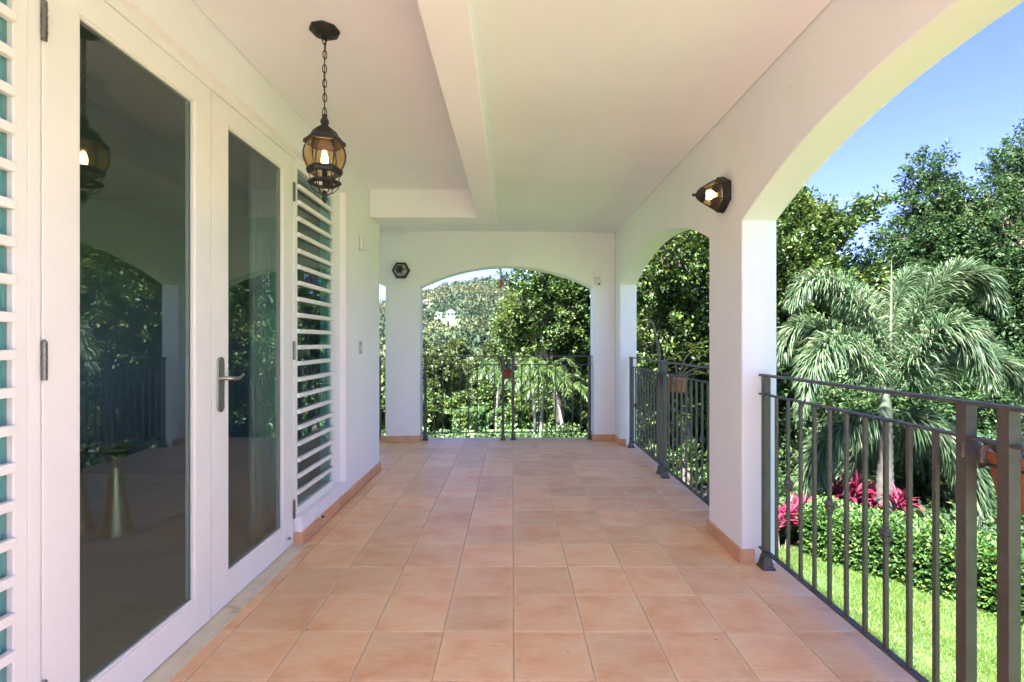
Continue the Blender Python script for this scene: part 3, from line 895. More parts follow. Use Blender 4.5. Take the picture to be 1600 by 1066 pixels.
railing(a_, b_, [0, 1.10, 1.23, 2.35], [(0, 1.10, 9), (1.23, 2.35, 9)],
        'iron railing glimpsed in the narrow gap left of the far pillar', knots=False)

# ------------------------------------------------------------------ hanging pots
def pot_on_rail(loc, r, h, label, cat='plant pot', rz=0.0, hook=(-1, 0)):
    root = empty('hanging_planter', loc, rz, label=label, cat=cat, group='terracotta planters hooked on the railings')
    prof = [(0, -h), (r * .74, -h), (r * .93, -h * .22), (r * 1.0, -h * .20), (r * 1.02, -.004), (r * .98, 0), (r * .9, 0), (r * .86, -h * .2), (0, -h * .2)]
    MB().lathe(prof, 28).build('pot', M['terracotta_pot'], root)
    MB().lathe([(0, -h * .12), (r * .88, -h * .12), (r * .88, -h * .19), (0, -h * .19)], 20).build('soil', M['soil'], root)
    hk_ = MB()
    hx, hy = hook
    L_ = math.hypot(hx, hy)
    ux, uy = hx / L_, hy / L_
    # ring round the pot and a hook over the rail
    hk_.tube([(r * 1.0 * math.cos(t), r * 1.0 * math.sin(t), -h * .24) for t in [2 * math.pi * i / 24 for i in range(24)]], .0045, 6, closed=True)
    for sgn in (-1, 1):
        px, py = -uy * .035 * sgn, ux * .035 * sgn
        hk_.tube([(ux * r + px, uy * r + py, -h * .24), (hx + px - ux * .03, hy + py - uy * .03, -h * .3), (hx + px - ux * .022, hy + py - uy * .022, .012), (hx + px, hy + py, .034), (hx + px + ux * .022, hy + py + uy * .022, .02), (hx + px + ux * .022, hy + py + uy * .022, -.02)], .0055, 6, squash=2.0)
    hk_.build('bracket', M['iron'], root)
    return root

def blade(L_, W_, droop=.4, n=5, fold=.25):
    """one arching strap leaf along +x"""
    V, Fc = [], []
    for i in range(n + 1):
        t = i / n
        w = W_ * math.sin(math.pi * min(1, .12 + t * .88)) ** .7 * .5
        if i == n: w = 0.0008
        x = L_ * (t - .12 * droop * t * t); z = L_ * (.55 * t - droop * t * t)
        V += [(x, -w, z + w * fold), (x, 0, z), (x, w, z + w * fold)]
    for i in range(n):
        b = i * 3
        Fc += [(b, b + 1, b + 4, b + 3), (b + 1, b + 2, b + 5, b + 4)]
    return MB().add(V, Fc, True)

p1 = pot_on_rail((1.575, 1.44, .925), .125, .165, 'terracotta pot on a black hook at the right edge, nearest the viewer', hook=(-.163, .02))
tw = MB()
for k in range(26):
    an, rr = random.uniform(0, 6.28), random.uniform(0, .09)
    x, y = rr * math.cos(an), rr * math.sin(an)
    tw.tube([(x, y, -.03), (x * 1.3 + random.uniform(-.02, .02), y * 1.3, .03), (x * 1.7 + random.uniform(-.05, .05), y * 1.7 + random.uniform(-.04, .04), random.uniform(.03, .10))], [.004, .003, .001], 5)
tw.build('dry_stalks', M['pale_bark'], p1)
p2 = pot_on_rail((1.545, 4.55, .93), .095, .14, 'terracotta pot with a leggy yellow leaved orchid, by the far right arch', hook=(-.133, 0))
stems = []
orc = blade(.14, .042, .6, 5, .3).mesh('orchid_leaf', M['orchid_leaf'])
for (dx, dy, dz, nlv) in ((.30, -.30, .28, 6), (.24, -.50, .15, 5), (.16, -.10, .30, 5), (.24, -.34, .06, 4), (-.02, .06, .2, 3)):
    pts = [(0.0, 0.0, -.02), (dx * .35, dy * .35, dz * .55), (dx * .75, dy * .75, dz * .9), (dx, dy, dz)]
    st = MB().tube(pts, [.006, .006, .005, .003], 6).build('orchid_stem', M['pale_bark'], p2)
    for j in range(nlv):
        t = .45 + .55 * j / max(1, nlv - 1)
        q = Vector((dx, dy, dz)) * t
        link('orchid_leaf', orc, st, (q.x, q.y, dz * (.55 + .45 * t) if t < 1 else dz), (random.uniform(-.5, .5), random.uniform(-.3, .5), random.uniform(0, 6.28)))
rt = MB()
for k in range(22):
    an = random.uniform(0, 6.28); r_ = random.uniform(.02, .085)
    rt.tube([(0, 0, .02), (r_ * math.cos(an), r_ * math.sin(an), random.uniform(-.01, .05)), (r_ * 1.15 * math.cos(an + .4), r_ * 1.15 * math.sin(an + .4), random.uniform(-.05, .03))], .0025, 4)
rt.build('orchid_roots', M['pale_bark'], p2)
fp = far3(1.045 + .483 - .0, .25, .905)
p3 = pot_on_rail((fp.x, fp.y, fp.z), .078, .125, 'small terracotta pot hanging outside the end railing', hook=(0, -.12))
lf3 = MB()
for k in range(22):
    an = random.uniform(0, 6.28)
    blade(random.uniform(.08, .16), .02, random.uniform(.3, .8), 4).v
    b_m = blade(random.uniform(.08, .17), .02, random.uniform(.2, .8), 4)
    lf3.add(b_m.v, b_m.f, True, Matrix.Rotation(an, 4, 'Z'))
lf3.build('leaves', M['fern_leaf'], p3)

# red bead hanger in the end arch
hg = far3(1.455, .11, SPR + .262)
hb = empty('hanging_feeder', hg, label='slim red bead feeder hanging on a thread in the end arch', cat='feeder')
MB().tube([(0, 0, 0), (0, 0, -.62)], .0016, 5).build('thread', M['iron'], hb)
MB().lathe([(0, -.10), (.008, -.11), (.014, -.135), (.010, -.15), (.020, -.175), (.024, -.20), (.012, -.225), (.007, -.26), (.004, -.30), (0, -.31)], 12).build('feeder_body', M['red_bead'], hb)
for zz, r_ in ((-.36, .008), (-.42, .007), (-.47, .011), (-.52, .010), (-.60, .008)):
    MB().lathe([(0, zz + r_ * 1.6), (r_, zz + r_ * .5), (r_, zz - r_ * .5), (0, zz - r_ * 1.6)], 8).build('bead', M['red_bead'], hb)

# ------------------------------------------------------------------ inside the room
def table(x, y, label):
    root = empty('side_table', (x, y, 0), label=label, cat='side table', group='brass pedestal tables')
    MB().lathe([(0, 0), (.102, 0), (.102, .006), (.085, .08), (.062, .22), (.043, .36), (.036, .44)], 40, close=False).build('cone_base', M['brass'], root)
    MB().lathe([(.036, .44), (.040, .48), (.062, .52), (.105, .553), (.135, .565), (.135, .572), (0, .572)], 40, close=False).build('table_top', M['brass'], root)
table(-2.60, 3.17, 'brass cone table behind the glass, the one further from the door stile')
table(-2.86, 3.17, 'brass cone table behind the glass, the one partly hidden by the white stile')
cu = MB()
n = 90
V, Fc = [], []
for i in range(n + 1):
    t = i / n
    y = 2.93 + .62 * t
    x = -1.60 + .022 * math.sin(t * 75) + .012 * math.sin(t * 31 + 1)
    V += [(x, y, .03), (x + .004, y, 1.2), (x, y, 2.5)]
for i in range(n):
    b = i * 3
    Fc += [(b, b + 3, b + 4, b + 1), (b + 1, b + 4, b + 5, b + 2)]
cu.add(V, Fc, True)
cuo = cu.build('curtain', M['curtain'], label='sheer white curtain hanging behind the far door leaf', cat='curtain')
cuo.modifiers.new('thick', 'SOLIDIFY').thickness = .002

# ------------------------------------------------------------------ vegetation
def frames(n_arr):
    """orthonormal pair for each direction"""
    a_ = n_arr / np.linalg.norm(n_arr, axis=1, keepdims=True)
    ref = np.where(np.abs(a_[:, 2:3]) < .9, np.array([[0, 0, 1.0]]), np.array([[1.0, 0, 0]]))
    u = np.cross(a_, ref); u /= np.linalg.norm(u, axis=1, keepdims=True)
    return a_, u, np.cross(a_, u)

def leaves_geo(P, A, size, wid, rg, fold=.35):
    """diamond leaves: P positions, A growth directions"""
    n = len(P)
    a_, u, w = frames(A)
    th = rg.uniform(0, 2 * np.pi, (n, 1))
    b = u * np.cos(th) + w * np.sin(th)
    # prefer leaves whose face looks up
    nn = np.cross(a_, b)
    flip = np.abs(nn[:, 2:3]) < rg.uniform(0, .8, (n, 1))
    b2 = np.cross(a_, np.array([[0, 0, 1.0]])); ln = np.linalg.norm(b2, axis=1, keepdims=True)
    b = np.where(flip & (ln > .1), b2 / np.maximum(ln, .1), b)
    nn = np.cross(a_, b)
    nn *= np.sign(nn[:, 2:3] + 1e-6)
    L_ = size * rg.uniform(.65, 1.25, (n, 1)); W_ = L_ * wid
    V = np.stack([P, P + a_ * L_ * .48 + b * W_ + nn * W_ * fold, P + a_ * L_ - nn * L_ * .12, P + a_ * L_ * .48 - b * W_ + nn * W_ * fold], 1)
    idx = np.arange(n)[:, None] * 4
    Ft = np.concatenate([idx + np.array([[0, 1, 2]]), idx + np.array([[0, 2, 3]])], 0)
    return V.reshape(-1, 3), Ft

def crown_points(blobs, ncl, per, crad, rg, shell=.55):
    """leaf positions in clusters spread through ellipsoids"""
    vol = np.array([b[3] * b[4] * b[5] for b in blobs]) ** (2 / 3)
    pick = rg.choice(len(blobs), ncl, p=vol / vol.sum())
    B = np.array(blobs)[pick]
    d = rg.normal(size=(ncl, 3)); d /= np.linalg.norm(d, axis=1, keepdims=True)
    rad = shell + (1 - shell) * rg.uniform(0, 1, (ncl, 1)) ** .6
    rad *= 1 + .16 * rg.normal(size=(ncl, 1))
    C = B[:, :3] + d * B[:, 3:6] * rad
    # twig direction outward and up
    tw_ = d + np.array([[0, 0, .35]]) + .35 * rg.normal(size=(ncl, 3))
    tw_ /= np.linalg.norm(tw_, axis=1, keepdims=True)
    tl = crad * rg.uniform(.5, 1.5, (ncl, 1))
    s = rg.uniform(-.6, 1, (ncl, per, 1))
    P = C[:, None, :] + tw_[:, None, :] * tl[:, None, :] * s + rg.normal(size=(ncl, per, 3)) * crad * .26 * (1.15 - .6 * np.abs(s))
    A = tw_[:, None, :] * .9 + rg.normal(size=(ncl, per, 3)) * .75
    return P.reshape(-1, 3), A.reshape(-1, 3), C, tw_

def limb(mbx, p, q, r0, r1, sag=.12, n=5, sides=7):
    p, q = Vector(p), Vector(q)
    L_ = (q - p).length
    o = Vector((random.uniform(-1, 1), random.uniform(-1, 1), random.uniform(-.3, 1))) * L_ * sag
    pts, rs = [], []
    for i in range(n + 1):
        t = i / n
        pts.append(p.lerp(q, t) + o * math.sin(math.pi * t))
        rs.append(r0 + (r1 - r0) * t)
    mbx.tube(pts, rs, sides)
    return pts

def tree(name, base, blobs, ncl, per, crad, leaf, wid, mt, trunk_r, label, cat='tree', group=None, bark='bark', seed=1, shell=.55, twigs=.25, fork=.45):
    rg = np.random.default_rng(seed)
    random.seed(seed)
    root = empty(name, base, label=label, cat=cat, group=group)
    base = Vector(base)
    bl = [(b[0] - base.x, b[1] - base.y, b[2] - base.z, b[3], b[4], b[5]) for b in blobs]
    P, A, C, T = crown_points(bl, ncl, per, crad, rg, shell)
    V, Ft = leaves_geo(P, A, leaf, wid, rg)
    link('crown', np_mesh('crown', V, Ft, M[mt]), root)
    tk = MB()
    top = Vector((np.mean([b[0] for b in bl]), np.mean([b[1] for b in bl]), np.mean([b[2] for b in bl])))
    fk = Vector((top.x * .5, top.y * .5, max(.3, top.z * fork)))
    limb(tk, (0, 0, -.2), fk, trunk_r, trunk_r * .75, .04)
    cents = []
    for b in bl:
        c = Vector(b[:3])
        st_ = fk
        pts = limb(tk, st_, c, trunk_r * .5, trunk_r * .16, .12)
        cents.append(pts)
    nt_ = int(ncl * twigs)
    for i in rg.choice(ncl, nt_, replace=False):
        c = Vector(C[i])
        j = min(range(len(bl)), key=lambda q: (Vector(bl[q][:3]) - c).length)
        st_ = cents[j][random.choice((2, 3, 4, 5))]
        limb(tk, st_, c, trunk_r * .10, trunk_r * .03, .10, 3, 4)
    tk.build('trunk', M[bark], root)
    return root

def blob(px, py, d, rpx, ry=None, depth=None):
    c = at(px, py, d); r = rpx * d / F
    return (c.x, c.y, c.z, r, depth if depth else r, (ry * d / F) if ry else r)

G1 = 'broad leaved trees around the garden'
# tree filling the far right arch
tree('broadleaf_tree', (at(1075, 534, 10.2).x, 10.2, GZ),
     [blob(1040, 400, 9.6, 75), blob(1110, 350, 10.0, 80), blob(1090, 460, 9.8, 70), blob(1030, 520, 9.8, 60), blob(1130, 540, 10.4, 70), blob(1060, 600, 10.6, 65), blob(1120, 290, 10.4, 70), blob(1010, 450, 10.6, 55)],
     2700, 24, .20, .092, .27, 'leaf_mid', .16, 'glossy broad leaved tree filling the far right arch beyond its railing', group=G1, seed=3)
tree('broadleaf_tree', (at(1180, 534, 12.6).x, 12.6, GZ),
     [blob(1245, 445, 12.0, 62), blob(1228, 375, 12.2, 48), blob(1222, 318, 12.2, 26, 24), blob(1262, 335, 12.2, 26, 22), blob(1298, 352, 12.0, 28, 22), blob(1335, 338, 12.0, 22, 16), blob(1368, 322, 12.0, 16, 11), blob(1275, 395, 12.0, 34), blob(1180, 420, 12.6, 80), blob(1290, 500, 12.4, 70), blob(1220, 560, 12.6, 80), blob(1160, 560, 12.6, 80), blob(1335, 425, 12.6, 30, 24), blob(1370, 470, 13.2, 36), blob(1170, 330, 12.8, 60)],
     3500, 26, .24, .115, .28, 'leaf_yellow', .18, 'yellow green tree just right of the thick pillar, with a branch reaching to the right', group=G1, seed=5)
tree('broadleaf_tree', (at(1460, 534, 14.2).x, 14.2, GZ),
     [blob(1448, 268, 14, 26, 26), blob(1455, 315, 14, 40, 30), blob(1440, 370, 14, 58, 38), blob(1500, 380, 14, 55), blob(1400, 430, 14.2, 46, 30), blob(1470, 450, 14, 90), blob(1420, 520, 14.4, 80), blob(1520, 520, 14, 90)],
     3700, 26, .24, .115, .27, 'leaf_dark', .2, 'tall dark green tree with a pointed top behind the palm', group=G1, seed=8)
tree('broadleaf_tree', (at(1620, 534, 13.2).x, 13.2, GZ),
     [blob(1600, 235, 13.2, 32), blob(1585, 290, 13.2, 48), blob(1545, 310, 13.2, 22), blob(1570, 370, 13, 65), blob(1650, 300, 13.2, 80), blob(1590, 450, 13, 80), blob(1660, 420, 13.2, 90), blob(1560, 540, 13.4, 80), blob(1640, 560, 13.2, 90)],
     3100, 26, .24, .105, .26, 'leaf_dark', .2, 'dark green tree at the right edge of the photo with its top leaving the frame', group=G1, seed=9)
tree('broadleaf_tree', (at(1830, 534, 12.5).x, 12.5, GZ),
     [blob(1760, 300, 12.5, 80), blob(1800, 420, 12.5, 100), blob(1880, 360, 12.5, 90), blob(1780, 560, 12.5, 100), blob(1900, 520, 12.5, 110)],
     1000, 22, .26, .14, .25, 'leaf_mid', .2, 'tree beyond the right edge of the lawn', group=G1, seed=10)
# undergrowth behind the palm: one dark mass
def mass(name, blobs, ncl, per, crad, leaf, wid, mt, seed, label, cat='shrubs', kind='stuff', shell=.6):
    rg = np.random.default_rng(seed)
    P, A, C, T = crown_points(blobs, ncl, per, crad, rg, shell)
    keep = P[:, 2] > GZ - 6
    V, Ft = leaves_geo(P[keep], A[keep], leaf, wid, rg)
    return link(name, np_mesh(name, V, Ft, M[mt]), label=label, cat=cat, kind=kind)
bl = []
random.seed(4)
for i in range(30):
    px = 1130 + i * 24
    bl.append(blob(px, random.uniform(600, 690), random.uniform(11.0, 12.5), random.uniform(55, 80)))
for i in range(16):
    px = 1130 + i * 44
    bl.append(blob(px, 760, random.uniform(10.2, 11.5), 60))
for i in range(12):  # front row of dark bushes added to stand for black shade
    bl.append(blob(1455 + i * 30, random.uniform(720, 790), random.uniform(8.8, 9.8), random.uniform(45, 62)))
mass('undergrowth', bl, 4700, 24, .24, .12, .26, 'leaf_dark', 21, 'dark tangled undergrowth, partly added to stand for the black shade, below the trees behind the palm')
bl = []
for i in range(16):
    bl.append(blob(1000 + i * 13, random.uniform(640, 720), random.uniform(11, 13), random.uniform(45, 65)))
mass('shrub_bank', bl, 1300, 24, .22, .11, .26, 'leaf_mid', 22, 'dim green shrubs seen through the bars of the far right arch')

# tree on the right half of the end arch
tree('broadleaf_tree', (at(880, 534, 14.5).x, 14.5, GZ - .3),
     [blob(850, 430, 14, 36), blob(905, 420, 14, 48), blob(880, 480, 14, 55), blob(825, 470, 14, 32, 26), blob(800, 505, 14.3, 24, 20), blob(920, 520, 14.5, 50), blob(850, 540, 14.4, 42), blob(796, 432, 14.2, 12, 10), blob(800, 535, 14.8, 22), blob(930, 600, 15, 50), blob(890, 370, 14.4, 55)],
     2000, 26, .22, .11, .27, 'leaf_yellow', .17, 'yellow green tree on the right half of the end arch', group=G1, seed=12)
tree('broadleaf_tree', (at(960, 534, 13.5).x, 13.5, GZ),
     [blob(965, 430, 13.5, 50), blob(990, 520, 13.5, 60), blob(960, 600, 14, 50), blob(1000, 350, 13.5, 60)],
     600, 24, .24, .13, .26, 'leaf_mid', .17, 'tree hidden mostly by the far right corner pillar', group=G1, seed=13)
# middle distance trees seen through the end arch
G2 = 'lighter trees down the slope beyond the end arch'
mids = [(688, 590, 24, 42, 'leaf_light', 'soft olive tree at the left of the end arch, below the white houses'),
        (742, 580, 30, 32, 'leaf_light', 'pale feathery tree in the middle of the end arch, in front of the hillside'),
        (715, 640, 19, 38, 'leaf_mid', 'round mid green shrub tree low in the end arch behind the railing'),
        (660, 650, 17, 38, 'leaf_mid', 'green shrub tree seen beside the left pillar of the end arch'),
        (775, 620, 20, 38, 'leaf_mid', 'green shrub tree low in the end arch behind the small pot'),
        (605, 600, 26, 50, 'leaf_light', 'tree glimpsed in the narrow gap left of the far pillar'),
        (640, 556, 42, 34, 'leaf_light', 'pale tree further down the slope behind the far left pillar'),
        (712, 556, 46, 28, 'leaf_light', 'small olive tree far down the slope, above the others in the end arch'),
        (772, 560, 40, 28, 'leaf_light', 'olive tree down the slope beside the yellow green tree of the end arch'),
        (840, 640, 19, 50, 'leaf_mid', 'shaded green tree low on the right of the end arch'),
        (905, 655, 17, 45, 'leaf_dark', 'dark bush at the right foot of the end arch'),
        (560, 640, 18, 60, 'leaf_mid', 'shrub tree past the corner of the house')]
for i, (px, py, d, rp, mt_, lab) in enumerate(mids):
    c = at(px, py, d)
    gz = ground_h(c.x, d)
    r_ = rp * d / F
    bls = []
    random.seed(40 + i)
    for k in range(7):
        bls.append((c.x + random.uniform(-.6, .6) * r_, d + random.uniform(-.6, .6) * r_, c.z + random.uniform(-.75, .45) * r_, r_ * random.uniform(.38, .62), r_ * random.uniform(.4, .6), r_ * random.uniform(.35, .55)))
    bls.append((c.x, d, (c.z + gz) / 2, r_ * .7, r_ * .7, max(.3, (c.z - gz) / 2)))
    tree('slope_tree', (c.x, d, gz), bls, 620, 26, r_ * .16, .085 + d * .0035, .28, mt_, .10, lab, group=G2, bark='pale_bark', seed=50 + i, shell=.4, twigs=.12)

# bright ground cover beyond the end railing
bl = []
random.seed(6)
for i in range(26):
    x = -4.5 + i * .36
    bl.append((x, random.uniform(9.8, 11.5), GZ + .35, .55, .6, random.uniform(.5, .75)))
mass('ground_cover', bl, 1500, 24, .16, .10, .28, 'leaf_cover', 31, 'bright yellow green ground cover just beyond the end railing')

# far hillside forest
def far_forest():
    rg = np.random.default_rng(77)
    tmpl = []
    for q in range(8):
        n = 150
        d = rg.normal(size=(n, 3)); d[:, 2] = np.abs(d[:, 2]) * 1.1 - .25
        d /= np.linalg.norm(d, axis=1, keepdims=True)
        lump = 1 + .22 * np.sin(d[:, 0:1] * 5 + q) * np.cos(d[:, 1:2] * 4 + q * 2) + .08 * rg.normal(size=(n, 1))
        P = d * lump
        A = d + .7 * rg.normal(size=(n, 3))
        V, Ft = leaves_geo(P, A, .34, .42, rg)
        tmpl.append((V, Ft))
    Vs, Fs, off = [], [], 0
    random.seed(12)
    pts = []
    r_ = 62.0
    while r_ < 475:
        sp = 4.6 + r_ * .006
        az = -.62
        while az < .42:
            pts.append((r_ + random.uniform(-.5, .5) * sp, az + random.uniform(-.45, .45) * sp / r_))
            az += sp / r_
        r_ += sp * (.9 if r_ > 150 else .9)
    for (rr, az) in pts:
        if -.33 > az or az > .28:
            if random.random() < .6: continue
        x, y = rr * math.sin(az), rr * math.cos(az)
        z = ground_h(x, y)
        # clearing round the houses
        ok = True
        for hxx, hyy, hr in HOUSES:
            # keep the sight line to each house open
            az_h = math.atan2(hxx, hyy); rh = math.hypot(hxx, hyy)
            if abs(az - az_h) < hr / rh and rh - 55 < rr < rh + 9: ok = False
        if not ok: continue
        V, Ft = tmpl[random.randrange(8)]
        s = random.uniform(2.2, 4.4) * (1 + (rr > 200) * .15)
        a_ = random.uniform(0, 6.28)
        ca, sa = math.cos(a_), math.sin(a_)
        Rm = np.array([[ca, -sa, 0], [sa, ca, 0], [0, 0, random.uniform(.8, 1.35)]])
        W_ = (V @ Rm.T) * s + np.array([x, y, z + s * .8])
        Vs.append(W_); Fs.append(Ft + off); off += len(V)
    V = np.concatenate(Vs); Ft = np.concatenate(Fs)
    print('forest trees', len(Vs), 'tris', len(Ft))
    link('hillside_forest', np_mesh('hillside_forest', V, Ft, M['far_leaf']), label='dense green forest covering the hill beyond the end arch', cat='forest', kind='stuff')

def hit(px, py, rmin=90, rmax=460):
    """terrain point seen at a pixel"""
    best = None
    d = rmin
    while d < rmax:
        p = at(px, py, d)
        if ground_h(p.x, p.y) >= p.z: return p
        d += 1.0
    return at(px, py, rmax)
h1, h2, h3 = hit(679, 500), hit(704, 500), hit(668, 478)
print('houses', h1, h2, h3)
HOUSES = [(h1.x, h1.y, 8.0), (h2.x, h2.y, 7.0), (h3.x, h3.y, 6)]
def house(p, w, dp, h, label, roof, storeys=1, rz=0.0):
    root = empty('hillside_house', (p.x, p.y, ground_h(p.x, p.y) + 1.6), rz, label=label, cat='house', group='white houses on the far hillside')
    z0 = -4.0
    MB().box((-w / 2, 0, z0), (w / 2, dp, h)).build('wall', M['house_white'], root)
    if roof == 'flat':
        MB().box((-w / 2 - .5, -.6, h), (w / 2 + .5, dp + .5, h + .35)).build('roof', M['house_roof'], root)
    else:
        MB().prism([(-w / 2 - .5, -.6, h), (w / 2 + .5, -.6, h), (0, -.6, h + 1.7)], (0, dp + 1.2, 0)).build('roof', M[roof], root)
    n_ = max(2, int(w / 2))
    for s in range(storeys):
        for i in range(n_):
            x = -w / 2 + (i + .5) * w / n_
            z = max(.7, h - 1.3) - s * 2.8
            fr = MB().box((x - .55, -.06, z - .6), (x + .55, -.003, z + .6)).build('window', M['house_white'], root)
            MB().box((x - .45, -.10, z - .5), (x + .45, -.064, z + .5)).build('pane', M['far_window'], fr)
house(h1, 22 * h1.y / F, 7, 6 * h1.y / F, 'long white flat roofed house on the hillside, leftmost of the pair', 'flat', 1)
house(h2, 12 * h2.y / F, 6, 7 * h2.y / F, 'white gabled house on the hillside, right of the long flat roofed one', 'house_roof', 1, .15)
house(h3, 16 * h3.y / F, 6, 3 * h3.y / F, 'small pale roofed house higher on the hillside near the ridge', 'house_roof_red', 1)
far_forest()

# ------------------------------------------------------------------ palms
def leaflet_frond(ctrl, n, L0, W0, rg, plume=True, droop=.5, wscale=1.0):
    """frond along a curve of control points (local coordinates); returns V, quads-as-tris"""
    ctrl = np.array(ctrl, dtype=float)
    # Catmull-Rom
    t = np.linspace(0, len(ctrl) - 1.0001, 40)
    Pp = np.vstack([2 * ctrl[0] - ctrl[1], ctrl, 2 * ctrl[-1] - ctrl[-2]])
    out = []
    for q in t:
        i = int(q); f = q - i
        p0, p1_, p2_, p3_ = Pp[i], Pp[i + 1], Pp[i + 2], Pp[i + 3]
        out.append(.5 * ((2 * p1_) + (-p0 + p2_) * f + (2 * p0 - 5 * p1_ + 4 * p2_ - p3_) * f ** 2 + (-p0 + 3 * p1_ - 3 * p2_ + p3_) * f ** 3))
    C = np.array(out)
    s = rg.uniform(.10, 1, n) ** .9
    fi = s * 38.99
    i0 = fi.astype(int); f = (fi - i0)[:, None]
    P = C[i0] * (1 - f) + C[i0 + 1] * f
    T = C[i0 + 1] - C[i0]; T /= np.linalg.norm(T, axis=1, keepdims=True)
    a_, u, w = frames(T)
    if plume: th = rg.uniform(0, 2 * np.pi, (n, 1))
    else:
        th = np.where(rg.random((n, 1)) < .5, 0, np.pi) + rg.normal(size=(n, 1)) * .22
    side = u * np.cos(th) + w * np.sin(th)
    D = side * .85 + T * (.45 + .5 * s[:, None])
    D += rg.normal(size=D.shape) * .12
    D /= np.linalg.norm(D, axis=1, keepdims=True)
    L_ = (L0 * (np.sin(np.pi * (s * .80 + .18)) ** .6) * rg.uniform(.75, 1.15, n))[:, None]
    g = np.array([[0, 0, -1.0]])
    m1 = P + D * L_ * .4 + g * L_ * .06 * droop
    m2 = P + D * L_ * .75 + g * L_ * .30 * droop
    m3 = P + D * L_ * .95 + g * L_ * .75 * droop
    b = np.cross(D, g + rg.normal(size=D.shape) * .35); b /= np.linalg.norm(b, axis=1, keepdims=True) + 1e-6
    W_ = W0 * wscale
    V = np.stack([P - b * W_ * .3, P + b * W_ * .3, m1 - b * W_, m1 + b * W_, m2 - b * W_ * .8, m2 + b * W_ * .8, m3], 1)
    idx = np.arange(n)[:, None] * 7
    tri = np.array([[0, 1, 3], [0, 3, 2], [2, 3, 5], [2, 5, 4], [4, 5, 6]])
    Ft = (idx[:, None, :] + tri[None]).reshape(-1, 3)
    return V.reshape(-1, 3), Ft, C

def frond(root, ctrl, n, L0, W0, rg, plume=True, droop=.5, rr=.014, mt='palm_leaf', label=None):
    V, Ft, C = leaflet_frond(ctrl, n, L0, W0, rg, plume, droop)
    o = link('frond', np_mesh('frond', V, Ft, M[mt]), root)
    k = len(C)
    sel = list(range(0, k, 3)) + [k - 1]
    MB().tube([tuple(C[i]) for i in sel], [rr * (1 - .85 * i / (k - 1)) for i in sel], 6).build('rachis', M['rachis'], o)
    return o

PD = 7.7
pb = Vector((at(1383, 534, PD).x, PD, GZ))
palm = empty('foxtail_palm', pb, label='foxtail palm with bushy arching fronds standing on the lawn beyond the near railing', cat='palm tree')
def loc(px, py, d): return tuple(at(px, py, d) - pb)
tkp = MB()
hh = at(1390, 668, PD).z - GZ
prof = []
NZ = 30
for i in range(NZ + 1):
    t = i / NZ
    r_ = .125 - .035 * t + (.012 if i % 2 else 0)
    prof.append((r_, hh * t))
tkp.lathe(prof, 16)
tkp.build('trunk', M['palm_bark'], palm)
csz = at(1390, 610, PD).z - GZ
MB().lathe([(.088, hh - .005), (.105, hh + .06), (.098, hh + .25), (.07, (hh + csz) / 2 + .15), (.05, csz), (.02, csz + .08)], 16).build('crownshaft', M['crownshaft'], palm)
rgp = np.random.default_rng(5)
cr0 = (1392, 618)
FR = [  # (control points px,py,depth offset), leaflet count
    ([(1386, 612, 0), (1362, 520, -.1), (1320, 455, -.15), (1268, 438, -.2), (1232, 480, -.25)], 520),
    ([(1394, 610, 0), (1425, 510, -.1), (1470, 440, -.2), (1525, 428, -.3), (1570, 490, -.4)], 560),
    ([(1394, 618, 0), (1430, 560, -.4), (1475, 510, -.7), (1520, 530, -.9), (1552, 610, -1.0)], 560),
    ([(1384, 618, 0), (1345, 560, -.4), (1310, 535, -.6), (1275, 560, -.8), (1250, 650, -.9)], 520),
    ([(1384, 615, 0), (1335, 555, .3), (1285, 515, .5), (1240, 515, .6), (1205, 580, .7)], 480),
    ([(1396, 618, 0), (1450, 580, .3), (1520, 555, .5), (1580, 575, .6), (1622, 640, .7)], 480),
    ([(1390, 608, 0), (1392, 540, .4), (1400, 470, .8), (1420, 430, 1.1), (1450, 440, 1.4)], 380),
    ([(1388, 608, 0), (1375, 530, .5), (1355, 470, .9), (1330, 460, 1.3), (1310, 490, 1.6)], 380),
    ([(1396, 640, 0), (1440, 655, -.1), (1490, 690, -.2), (1520, 750, -.25), (1535, 830, -.3)], 480),
    ([(1384, 640, 0), (1345, 655, .0), (1300, 680, .0), (1272, 725, .1), (1262, 790, .1)], 480),
    ([(1394, 645, 0), (1420, 680, .5), (1452, 715, .9), (1470, 760, 1.1), (1480, 820, 1.2)], 360),
    ([(1386, 645, 0), (1360, 672, .5), (1340, 705, .9), (1325, 750, 1.1), (1318, 800, 1.2)], 340),
]
for ctrl, n_ in FR:
    frond(palm, [loc(a0, b0, PD + c0) for a0, b0, c0 in ctrl], int(n_ * 3.0), .46, .0078, rgp, True, .5)
sp = MB().tube([loc(1390, 615, PD), loc(1392, 520, PD), loc(1393, 440, PD), loc(1393, 405, PD)], [.028, .022, .014, .003], 8)
sp.build('spear_leaf', M['rachis'], palm)

